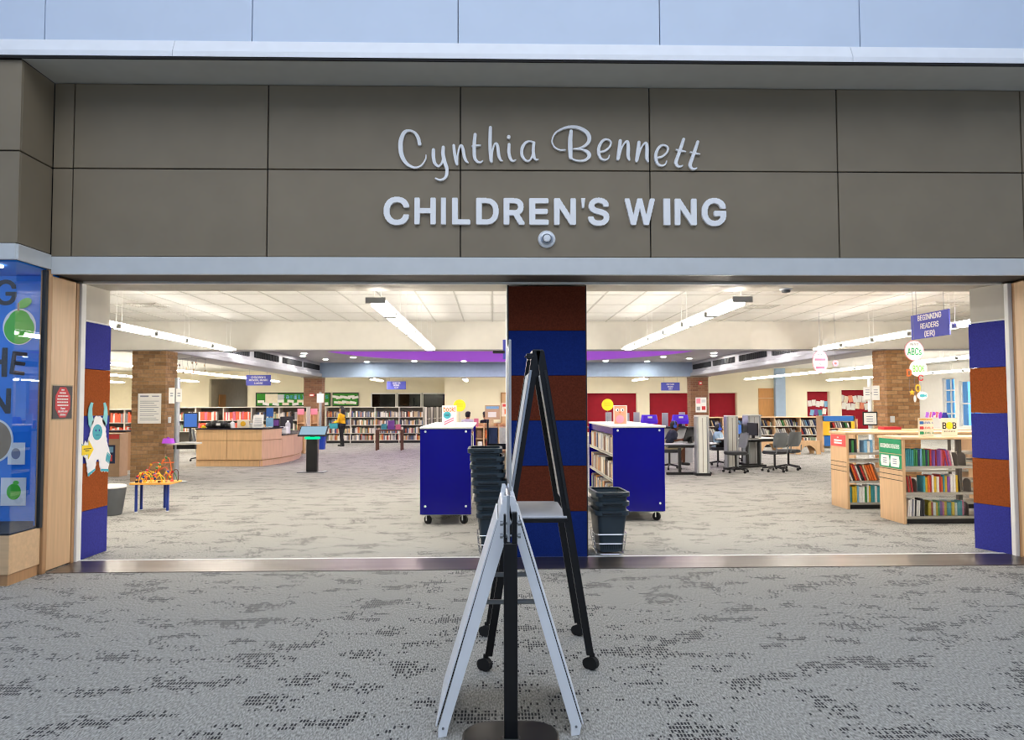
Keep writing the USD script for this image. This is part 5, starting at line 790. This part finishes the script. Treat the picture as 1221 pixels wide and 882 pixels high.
# long picture book shelf at right
t = thing('picture_shelf', 'long low maple bookcase of picture books before the crimson niches', 'bookcase', (0, 28.0, 0)); xa, xb = 7.6, 12.45
for x in np.linspace(xa, xb, 6): bx('end_panel', (x-.02, 0, 0), (x+.02, .4, 1.09), 'maple', t, .003)
for z in (.12, .46, .78): bx('shelf', (xa, -.01, z-.025), (xb, .4, z), 'laminate', t, .003)
bx('top', (xa-.03, -.03, 1.09), (xb+.03, .42, 1.125), 'maple_h', t, .004); bx('back', (xa, .38, .1), (xb, .4, 1.09), 'walnut', t); bx('plinth', (xa, .03, 0), (xb, .38, .1), 'black', t)
pc = ['white', 'grey', 'black', 'white', 'tan', 'red', 'white', 'navy', 'sky', 'green', 'brown', 'white']
for z, zn in ((.78, 'upper'), (.46, 'lower')):
    for k in range(5): x = xa+.1+k*.97; bookrow((x, 28.02), 0, .78, z, (.21, .26), (.2, .25), (.022, .04), f', {ONE[k]} bay, {zn} picture book shelf', pc, False, 'picture books on the long low bookcase', lean=-.33, gap=.05, maxn=8)
    stuffbooks((xa+.05, 28.2), 0, xb-xa-.1, z, (.14, .2), (.1, .15), (.03, .05))
stuffbooks((xa+.05, 28.02), 0, xb-xa-.1, .12, (.2, .26), (.2, .25), (.02, .04))
bk = obj('books', left_over, 'book_mix', label='remaining small books on the carts and the far shelves', cat='books', kind='stuff')
tone = np.repeat(np.random.default_rng(5).uniform(0, .999, left_over.n//8), 8)
UsdGeom.PrimvarsAPI(bk).CreatePrimvar('tone', Sdf.ValueTypeNames.FloatArray, 'vertex').Set(tone.astype(np.float32).tolist())
def bench(lab, x, y, rz=0):
    t = thing('book_bench', lab, 'bench', (x, y, 0), rz); arch = sbox(-.42, 0, .42, .42).difference(unary_union([ell(0, 0, .27, .28)]))
    for yy in (.04, .46): obj('arched_side', MB().flat(arch, .03, FRONT, (0, yy, 0)), 'maple', t)
    bx('end_board', (-.42, .01, .1), (-.39, .46, .42), 'maple', t); bx('end_board', (.39, .01, .1), (.42, .46, .42), 'maple', t); bx('trough', (-.39, .04, .28), (.39, .43, .3), 'maple_h', t)
    return t
bench('maple arched book bench before the picture shelf, farther one', 9.35, 25.3, .1); bench('maple arched book bench before the picture shelf, nearer one', 10.05, 23.9, .1)
t = thing('blue_bookcase', 'maple bookcase with blue top board before the red bulletin niche', 'bookcase', (11.53, 25.0, 0)); bx('header', (-.55, -.02, 1.03), (.55, .02, 1.2), 'case_cobalt', t, .004); bx('base_front', (-.5, 0, .2), (.5, .02, .56), 'case_cobalt', t, .004)
for x in (-.53, .53): bx('side', (x-.025, -.02, 0), (x+.025, .45, 1.2), 'maple', t, .004)
for z in (.56, .8, 1.03): bx('shelf', (-.5, 0, z-.02), (.5, .4, z), 'maple_h', t)
bx('back', (-.5, .4, .1), (.5, .42, 1.2), 'laminate', t); bx('character_panel', (-.53, -.03, .56), (-.3, -.021, 1.02), 'yellow_deep', t); bx('character_panel', (.42, -.03, .56), (.53, -.021, 1.02), 'yellow_deep', t); bx('right_wing', (.6, -.02, .1), (.64, .4, 1.1), 'maple', t); bx('wing_tie', (.55, .2, .5), (.6, .24, .6), 'maple', t)
bookrow((11.25, 25.03), 0, .68, .8, (.17, .21), (.15, .18), (.02, .05), ', upper shelf of the blue-topped bookcase', pc, False, 'books in the blue-topped bookcase', lean=-.3, gap=.04); bookrow((11.25, 25.03), 0, .68, .56, (.17, .2), (.15, .18), (.02, .05), ', lower shelf of the blue-topped bookcase', pc, False, 'books in the blue-topped bookcase', lean=-.3, gap=.04)
# boards on the far walls
def board(lab, x0, x1, z0, z1, y, m, nm='bulletin_board'):
    t = thing(nm, lab, 'bulletin board', (0, y, 0)); bx('frame', (x0-.05, -.03, z0-.05), (x1+.05, 0, z1+.05), 'black', t); bx('field', (x0, -.036, z0), (x1, -.03, z1), m, t); return t
r3 = np.random.default_rng(11)
def cards(t, x0, x1, z0, z1, n, w, h, ms, y=-.04):
    for k in range(n):
        x = x0+(x1-x0)*(k+.5)/n*1.0; z = z0+(z1-z0)*(.22 if k % 2 else .7)+r3.uniform(-.05, .05)*(z1-z0); a = r3.uniform(-.2, .2)
        obj('card', MB().flat(AF.rotate(sbox(x-w/2, z-h/2, x+w/2, z+h/2), math.degrees(a)), .004, FRONT, (0, y-.0012*k, 0)), ms[k % len(ms)], t)
t = board('green bulletin board reading Family Reads behind the service desk', -12.4, -8.6, 1.6, 2.22, 39.96, 'bulletin_green'); cards(t, -12.3, -8.7, 1.62, 1.9, 14, .34, .14, ['paper', 'paper', 'paper_warm']); 
obj('poster', B((-11.95, -.045, 1.72), (-11.3, -.037, 2.2)), 'paper_warm', t); obj('poster', B((-11.3, -.045, 1.75), (-10.98, -.037, 2.18)), 'bob_grey', t)
for k, ch in enumerate('FamilyReads'):
    obj('letter', MB().mesh(text(ch, .22, True, .16, .006), FRONT, (-11.0+k*.21+(.15 if k > 5 else 0), -.037, 2.04)), ('teal', 'book_sky', 'yellow', 'pink', 'coral')[k % 5 if k > 5 else k % 2], t)
t = board('green bulletin board of white cards right of the far left pillar', -8.4, -7.13, 1.6, 2.22, 39.96, 'bulletin_green'); cards(t, -8.35, -7.2, 1.62, 2.2, 11, .34, .13, ['paper', 'paper', 'paper', 'paper_warm'])
t = thing('paper_display', 'papers and drawings pinned in the left red niche of the right wall', 'pinned papers', (0, WR+.298, 0)); cards(t, 16.15, 17.1, 1.0, 1.9, 9, .2, .3, ['paper', 'book_sky', 'paper', 'book_purple', 'paper', 'book_teal', 'paper'], 0.)
t = thing('paper_display', 'white papers pinned in the right red niche by the notice pole', 'pinned papers', (0, WR+.295, 0)); cards(t, 17.8, 19.3, 1.3, 2.1, 13, .22, .34, ['paper', 'paper', 'paper_warm', 'paper', 'coral'], 0.)
small('pillar_poster', 'white poster with red pictures on the far right brick pillar', 'poster', [('sheet', B((-.23, -.015, 0), (.23, 0, .63)), 'paper'), ('picture', B((-.2, -.018, .38), (-.02, -.015, .58)), 'pink'), ('picture', B((-.19, -.018, .08), (-.04, -.015, .24)), 'book_grey'), ('picture', B((.03, -.018, .1), (.19, -.015, .26)), 'red_sign'), ('heading', B((.02, -.018, .42), (.2, -.015, .54)), 'bob_grey')], loc=(8.82, 31.88, 1.26))
small('alarm_strobe', 'small red and white strobe on the far right brick pillar', 'alarm', [('box', B((-.07, -.05, 0), (.07, 0, .16)), 'red_sign'), ('lens', B((-.04, -.07, .05), (.04, -.05, .11)), 'paper')], loc=(8.8, 31.88, 2.42))
small('alarm_strobe', 'small red and white strobe on the far left brick pillar', 'alarm', [('box', B((-.1, -.05, 0), (.1, 0, .1)), 'red_soft'), ('lens', B((-.07, -.07, .02), (.07, -.05, .08)), 'paper')], loc=(-7.6, 31.88, 1.98))
# ------------------------------------------------------------------ chairs, computer tables
def task_chair(lab, loc, rz, grp='grey task chairs at the computer tables'):
    t = thing('task_chair', lab, 'chair', loc, rz, grp)
    for k in range(5):
        a = k*2*PI/5+.3; c, s_ = math.cos(a), math.sin(a); l = obj('base_leg', MB().tube([(.03*c, .03*s_, .12), (.29*c, .29*s_, .075)], [.024, .016], 8), 'black', t)
        obj('caster', MB().cyl((.29*c-.018*s_, .29*s_+.018*c, .03), (.29*c+.018*s_, .29*s_-.018*c, .03), .03, 10), 'rubber', l)
    obj('gas_stem', MB().cyl((0, 0, .1), (0, 0, .42), .025, 10), 'black', t); P = np.array(rrect(.48, .46, .12, 6))
    obj('seat', MB().loft([ring(P*.9, .42), ring(P, .44), ring(P, .475), ring(P*.93, .495)]), 'chair_dk', t, smooth=40)
    u = np.linspace(-1, 1, 9); back = []
    for z, w, y in ((.58, .36, .2), (.66, .42, .225), (.8, .43, .25), (.9, .40, .27), (.93, .34, .275)):
        fr = [(x*w/2, y-.05*x*x, z) for x in u]; bk = [(x*w/2, y+.022-.05*x*x, z) for x in u[::-1]]; back.append(np.array(fr+bk))
    obj('backrest', MB().loft(back), 'chair_grey', t, smooth=40)
    for sx in (-.17, .17): obj('back_bar', MB().tube([(sx, .05, .43), (sx, .24, .45), (sx, .25, .62)], .014, 6), 'chair_grey', t)
    return t
c0 = task_chair('grey task chair turned to the left between the first two grey towers', (5.72, 17.75, 0), -PI/2+.15)
dup(c0, (6.72, 17.95, 0), -2.75, 'grey task chair nearest in the right-hand pair, back to the viewer'); dup(c0, (7.25, 18.45, 0), -2.7, 'grey task chair tucked behind its twin at the right'); dup(c0, (5.85, 19.6, 0), PI/2, 'grey task chair holding the child with blue headphones'); dup(c0, (4.38, 18.75, 0), PI/2, 'grey task chair holding the man in the navy shirt'); dup(c0, (6.75, 21.0, 0), PI/2, 'grey task chair holding the person hidden behind the third tower')
dup(c0, (-8.5, 22.3, 0), 1.9, 'grey task chair left of the service desk end', 'chairs by the service desk')
dup(c0, (-.9, 25.9, 0), 2.6, 'grey task chair holding the reader in white behind the left cart', 'chairs behind the left cart'); dup(c0, (-.22, 25.2, 0), -2.4, 'grey task chair holding the reader in black behind the left cart', 'chairs behind the left cart')
def tower(lab, x, y, w, d_, H, rz=0, m='tower'):
    t = thing('cable_tower', lab, 'desk tower', (x, y, 0), rz); bx('core', (-w/2+.05, -d_/2, .02), (w/2-.05, d_/2, H-.02), m, t, .01)
    for sx in (-1, 1): bx('side_rail', (sx*(w/2)-.045 if sx > 0 else -w/2, -d_/2-.012, .02), (w/2 if sx > 0 else -w/2+.045, d_/2+.012, H-.03), 'silver', t, .008)
    bx('cap', (-w/2, -d_/2-.01, H-.03), (w/2, d_/2+.01, H), m, t, .008); bx('foot', (-w/2-.02, -d_/2-.05, 0), (w/2+.02, d_/2+.05, .06), 'black', t, .006); bx('seam', (-.006, -d_/2-.002, .08), (.006, -d_/2+.004, H-.06), 'bookend', t)
tower('pale grey desk tower nearest, right of the seated man', 4.735, 17.1, .29, .2, 1.36); tower('pale grey desk tower in the middle, left of the grey chair back', 5.87, 18.55, .29, .22, 1.335); tower('darker grey desk tower at the right by the chair pair', 6.8, 19.75, .4, .24, 1.33, .3, 'grey_panel')
def ptable(lab, poly, z=.72, foot=None):
    t = thing('computer_table', lab, 'table', (0, 0, 0)); pl = Polygon(poly).buffer(.12).buffer(-.06); obj('table_top', MB().flat(pl, .03, None, (0, 0, z)), 'grey_panel' if z < .7 else 'laminate', t); obj('edge_band', MB().flat(pl.buffer(.012).difference(pl), .032, None, (0, 0, z)), 'grey_plastic', t); obj('under_frame', MB().flat(pl.buffer(-.15), .05, None, (0, 0, z-.052)), 'black', t)
    c = pl.centroid
    for a, b, w in foot: 
        a, b = np.array(a), np.array(b); L = np.linalg.norm(b-a); u = (b-a)/L; R = Rz(math.atan2(u[1], u[0])); obj('foot_bar', B((0, -.045, 0), (L, .045, .06), .006, R=R, t=(*a, 0)), 'black', t); 
        for k in (.3, .75): obj('column', B((L*k-.03, -.03, .06), (L*k+.03, .03, z-.05), .004, R=R, t=(*a, 0)), 'black', t)
ptable('computer table of the man in navy beside the first tower', [(3.95, 17.3), (4.55, 17.3), (5.0, 17.35), (5.3, 17.9), (5.2, 18.35), (4.85, 18.4), (4.5, 17.85), (3.95, 17.75)], .66, [((3.96, 17.28), (5.0, 17.3), 0)]); ptable('computer table between the middle and right towers', [(5.65, 18.9), (6.5, 18.9), (7.35, 19.3), (7.2, 20.2), (6.3, 20.3), (6.05, 19.9)], .7, [((6.2, 18.95), (7.0, 19.35), 0), ((6.3, 20.0), (7.0, 20.1), 0)])
small('monitor', 'black monitor leaning before the man in navy', 'monitor', [('body', B((-.28, 0, .06), (.28, .03, .42), .006, R=Rx(-.35)), 'screen_frame'), ('stand', B((-.03, .0, 0), (.03, .12, .14)), 'black'), ('foot', B((-.12, -.08, 0), (.12, .14, .012)), 'black'), ('screen', B((-.26, -.003, .08), (.26, 0, .4), R=Rx(-.35)), 'grille')], loc=(4.62, 17.85, .69), rz=-PI/2-.8)
small('monitor', 'thin black monitor seen edge-on at the right tower', 'monitor', [('body', B((-.25, 0, .08), (.25, .03, .4), .006), 'screen_frame'), ('stand', B((-.03, .0, 0), (.03, .06, .14)), 'black'), ('foot', B((-.1, -.08, 0), (.1, .12, .012)), 'black'), ('screen', B((-.23, -.003, .1), (.23, 0, .38)), 'grille')], loc=(6.62, 19.2, .73), rz=-PI/2+.2)
small('monitor', 'black monitor facing the child with blue headphones', 'monitor', [('body', B((-.25, 0, .08), (.25, .03, .36), .006), 'screen_frame'), ('stand', B((-.03, .0, 0), (.03, .06, .14)), 'black'), ('foot', B((-.1, -.08, 0), (.1, .12, .012)), 'black'), ('screen', B((-.23, -.003, .1), (.23, 0, .34)), 'screen_blue')], loc=(6.45, 19.75, .73), rz=-PI/2)
t = thing('activity_counter', 'dark counter of purple children computers behind the right cart', 'table', (0, 0, 0)); bx('top', (2.6, 20.6, .95), (5.6, 21.3, .99), 'black_top', t, .005); bx('front', (2.7, 20.75, .0), (5.5, 20.8, .95), 'grey_panel', t); bx('side', (2.7, 20.8, 0), (2.74, 21.25, .95), 'grey_panel', t); bx('side', (5.46, 20.8, 0), (5.5, 21.25, .95), 'grey_panel', t)
for i, x in enumerate((4.37, 5.23)):
    small('childrens_computer', ('purple children computer, left one on the dark counter', 'purple children computer, right one on the dark counter')[i], 'computer', [('case', MB().loft([ring(rrect(.44, .2, .05), .08), ring(rrect(.46, .22, .06), .16), ring(rrect(.4, .18, .05), .33)]), 'violet_box'), ('label', B((-.06, -.115, .24), (.06, -.1, .29)), 'paper'), ('foot', B((-.12, -.1, 0), (.12, .1, .02), .004), 'black'), ('neck', B((-.04, -.03, .02), (.04, .03, .1)), 'black')], loc=(x-.05, 20.85, .99))
for i, x in enumerate((3.33, 3.83, 4.12, 4.92, 5.4)):
    small('grey_divider', f'grey divider panel on the dark counter, {ONE[i]} from the left', 'divider', [('panel', B((-.085, 0, 0), (.085, .04, .4 if i % 2 == 0 else .38), .006), 'grey_panel'), ('foot', B((-.1, -.04, 0), (.1, .08, .012)), 'bookend')], grp='grey dividers on the dark counter', loc=(x-.1, 21.1, .99))
# ------------------------------------------------------------------ people
def sph(p, r, n=14): return m3.Manifold.sphere(r, n).translate(list(map(float, p)))
def bones(bl, edge=.03, it=6):
    M = m3.Manifold.batch_boolean([m3.Manifold.batch_hull([sph(p, r), sph(q, s_)]) for p, q, r, s_ in bl], m3.OpType.Add).refine_to_length(edge)
    me = M.to_mesh(); tm = trimesh.Trimesh(me.vert_properties[:, :3], me.tri_verts, process=True); trimesh.smoothing.filter_taubin(tm, iterations=it); return tm
def mirror(p): return (-p[0], p[1], p[2])
def person(lab, loc, rz, J, skin, cloth, hair, extra=(), shoe='black', long_hair=False):
    """J: joints facing -y; left limbs suffix 0, right 1; cloth: {name: (material, segments, extra radius)}"""
    t = thing('person', lab, 'person', loc, rz); H = np.array(J['head']); N = np.array(J['neck'])
    seg = {'head': (H+[0, .012, .03], H+[0, -.012, -.035], .085, .068), 'jaw': (H+[0, -.02, -.03], H+[0, -.035, -.075], .06, .042), 'nose': (H+[0, -.088, -.01], H+[0, -.103, -.03], .01, .013), 'neckb': (H+[0, .015, -.05], N, .052, .056), 'chest': (N+[0, .01, -.1], J['waist'], .12, .105), 'belly': (J['waist'], J['pelvis'], .11, .125)}
    for k in '01':
        s_ = J['sh'+k]; seg['shoulder'+k] = (N+[0, 0, -.06], s_, .07, .058); seg['ribs'+k] = (np.array(s_)*[.6, 1, 1]+[0, .01, -.08], np.array(J['waist'])+[(.05 if s_[0] > 0 else -.05), 0, 0], .075, .085)
        seg['upper_arm'+k] = (s_, J['el'+k], .05, .04); seg['forearm'+k] = (J['el'+k], J['wr'+k], .04, .026); seg['hip'+k] = (J['pelvis'], J['hip'+k], .12, .095); seg['thigh'+k] = (J['hip'+k], J['kn'+k], .09, .058); seg['calf'+k] = (J['kn'+k], J['an'+k], .056, .036); f = np.array(J['an'+k]); seg['foot'+k] = (f+[0, .02, -.035], f+np.array(J.get('toe', (0, -.13, -.05))), .036, .028); ear = H+[(.084 if s_[0] > 0 else -.084), .01, -.01]; seg['ear'+k] = (ear, ear+[0, .01, .02], .014, .014)
        w, e = np.array(J['wr'+k]), np.array(J['el'+k]); dr = (w-e)/np.linalg.norm(w-e); sd = np.cross(dr, [0, 0, 1.]); sd = sd/max(np.linalg.norm(sd), .2); up = np.cross(sd, dr); pm = w+dr*.07; seg['palm'+k] = (w+dr*.015, pm, .026, .034)
        for i, L in enumerate((.062, .072, .068, .052)):
            b = pm+sd*(i-1.5)*.02; m_ = b+dr*L*.55-up*.008; seg[f'finger{i}a'+k] = (b, m_, .0095, .009); seg[f'finger{i}b'+k] = (m_, m_+dr*L*.35-up*.022, .009, .008)
        tb = w+dr*.035+sd*.03; seg['thumba'+k] = (tb, tb+sd*.022+dr*.022, .011, .01); seg['thumbb'+k] = (tb+sd*.022+dr*.022, tb+sd*.024+dr*.05, .01, .009)
    seg = {k: (np.array(v[0], float), np.array(v[1], float), v[2], v[3]) for k, v in seg.items()}
    obj('body', bones(list(seg.values()), .025), skin, t, smooth=True)
    for nm, m, keys, ex, cutb in cloth:
        bl = []
        for k in keys:
            for kk in ([k] if k in seg else [k+'0', k+'1']):
                p, q, a, b = seg[kk]; f = cutb.get(k, 1.); q2 = p+(q-p)*f; bl.append((p, q2, a+ex, a+(b-a)*f+ex))
        obj(nm, bones(bl, .03, 4), m, t, smooth=True)
    for k in '01': p, q, a, b = seg['foot'+k]; obj('shoe', bones([(p, q, a+.006, b+.008)], .03, 3), shoe, t, smooth=True)
    hb = [(H+[0, .025, .045], H+[0, .03, .0], .092, .085), (H+[-.03, .0, .07], H+[.03, .0, .07], .065, .065), (H+[-.06, .02, .02], H+[-.055, .03, -.03], .04, .035), (H+[.06, .02, .02], H+[.055, .03, -.03], .04, .035)]
    if long_hair: hb += [(H+[0, .06, 0], H+[0, .1, -.3], .085, .07), (H+[-.06, .04, -.02], H+[-.08, .06, -.26], .05, .04), (H+[.06, .04, -.02], H+[.08, .06, -.26], .05, .04)]
    obj('hair', bones([(np.array(a), np.array(b), c, e) for a, b, c, e in hb], .03, 3), hair, t, smooth=True)
    fa = MB()
    for sx in (-.032, .032): fa.mesh(trimesh.creation.icosphere(1, .011), None, H+[sx, -.078, .005])
    obj('eyes', fa, 'text_black', t); obj('mouth', MB().box((-.022, -.004, -.003), (.022, .004, .003), 0, None, H+[0, -.082, -.062]), 'pink_text', t)
    for p in extra: obj(p[0], p[1](H), p[2], t)
    return t
stand = dict(head=(0, -.02, 1.43), neck=(0, 0, 1.28), waist=(0, 0, .98), pelvis=(0, .01, .84), sh0=(-.165, .0, 1.22), sh1=(.165, .0, 1.22), el0=(-.2, -.03, .97), el1=(.19, -.06, .98), wr0=(-.19, -.2, .87), wr1=(.15, -.26, .93), hip0=(-.085, .01, .81), hip1=(.085, .01, .81), kn0=(-.085, -.06, .45), kn1=(.09, .03, .45), an0=(-.08, -.05, .075), an1=(.09, .1, .075))
person('person with long black hair in yellow top and black trousers by the shelves', (-5.93, 29.8, 0), -PI/2-.25, stand, 'skin', [('top', 'top_yellow', ['chest', 'belly', 'shoulder', 'ribs', 'upper_arm', 'forearm'], .016, {'belly': .6, 'forearm': .8}), ('trousers', 'pants_black', ['belly', 'hip', 'thigh', 'calf'], .013, {})], 'hair', long_hair=True)
small('hand_basket', 'small teal basket carried before the person in yellow', 'basket', [('body', MB().loft([ring(rrect(.3, .22, .03), 0), ring(rrect(.36, .27, .04), .2)]), 'teal'), ('handle', MB().tube([(-.17, 0, .2), (-.1, 0, .31), (.1, 0, .31), (.17, 0, .2)], .008, 6), 'black')], loc=(-6.22, 29.72, .7))
small('waste_bin', 'blue bin on the floor by the far left pillar', 'bin', [('body', MB().loft([ring(rrect(.34, .3, .05), .0), ring(rrect(.42, .38, .05), .48)]), 'blue_bin'), ('rim', MB().loft([ring(rrect(.45, .41, .06), .46), ring(rrect(.45, .41, .06), .5)]), 'blue_bin')], loc=(-6.35, 27.9, 0))
t = thing('silver_pole', 'thin silver pole station beside the person in yellow', 'pole', (-6.5, 28.6, 0)); obj('post', MB().cyl((0, 0, .02), (0, 0, 2.1), .05, 12), 'silver', t, smooth=40); obj('base', MB().lathe([(.0001, 0), (.2, 0), (.2, .02), (.0001, .03)], 16), 'steel', t); bx('notice', (-.12, -.07, 1.7), (.14, -.05, 2.05), 'paper', t); bx('tray', (-.1, -.4, .8), (.35, .0, .83), 'grey_plastic', t)
def sit(k=1., lean=0., arms=((-.17, -.25, .72), (.17, -.27, .72))):
    J = dict(head=(0, -.04-lean, 1.24), neck=(0, -.01-lean*.8, 1.09), waist=(0, .03, .72), pelvis=(0, .06, .60), sh0=(-.17, -.01-lean*.7, 1.03), sh1=(.17, -.01-lean*.7, 1.03), el0=(-.22, -.08-lean*.5, .79), el1=(.22, -.08-lean*.5, .79), wr0=arms[0], wr1=arms[1], hip0=(-.09, .02, .585), hip1=(.09, .02, .585), kn0=(-.1, -.42, .55), kn1=(.1, -.42, .55), an0=(-.1, -.44, .075), an1=(.1, -.38, .075))
    J = {a: tuple(np.array(b)*[k, k, 1.] if k == 1 else np.array([b[0]*k, b[1]*k, .52+(b[2]-.52)*k])) for a, b in J.items()}; return J
hp = lambda H: MB().tube([H+[.1*math.cos(a), .01, .02+.115*math.sin(a)] for a in np.linspace(0, PI, 13)], .012, 6).cyl(H+[-.115, .01, 0], H+[-.085, .01, 0], .042, 12).cyl(H+[.085, .01, 0], H+[.115, .01, 0], .042, 12)
top = lambda m: ('shirt', m, ['chest', 'belly', 'shoulder', 'ribs', 'upper_arm'], .016, {'upper_arm': .75})
person('person in navy shirt and khaki shorts with blue headphones at the first tower', (4.38, 18.75, -.0), PI/2, sit(.76, .14, arms=((-.12, -.36, .8), (.06, -.25, 1.08))), 'skin_dk', [top('shirt_navy'), ('shorts', 'shorts_khaki', ['belly', 'hip', 'thigh'], .018, {'belly': 1., 'thigh': .85})], 'hair', extra=[('headphones', hp, 'headphone')])
def kid(lab, loc, rz, skin, m, ex=(), k=.86):
    J = sit(k, .03); 
    for a in ('an0', 'an1'): J[a] = (J[a][0], J[a][1], .075)
    return person(lab, loc, rz, J, skin, [top(m), ('trousers', 'pants_black', ['belly', 'hip', 'thigh', 'calf'], .014, {})], 'hair', extra=ex)
kid('child in light blue shirt with blue headphones by the middle tower', (5.85, 19.6, 0), PI/2, 'skin_dk', 'shirt_sky', [('headphones', hp, 'headphone')], k=.62); kid('person in black seated half hidden by the right tower', (6.75, 21.0, 0), PI/2, 'skin_dk', 'pants_black', k=.66)
kid('person with dark hair in white seated far behind the left cart', (-.9, 25.9, 0), 2.6, 'skin', 'shirt_white', k=1.02); kid('person in black seated far behind the left cart', (-.22, 25.2, 0), -2.4, 'skin', 'pants_black', k=1.02)
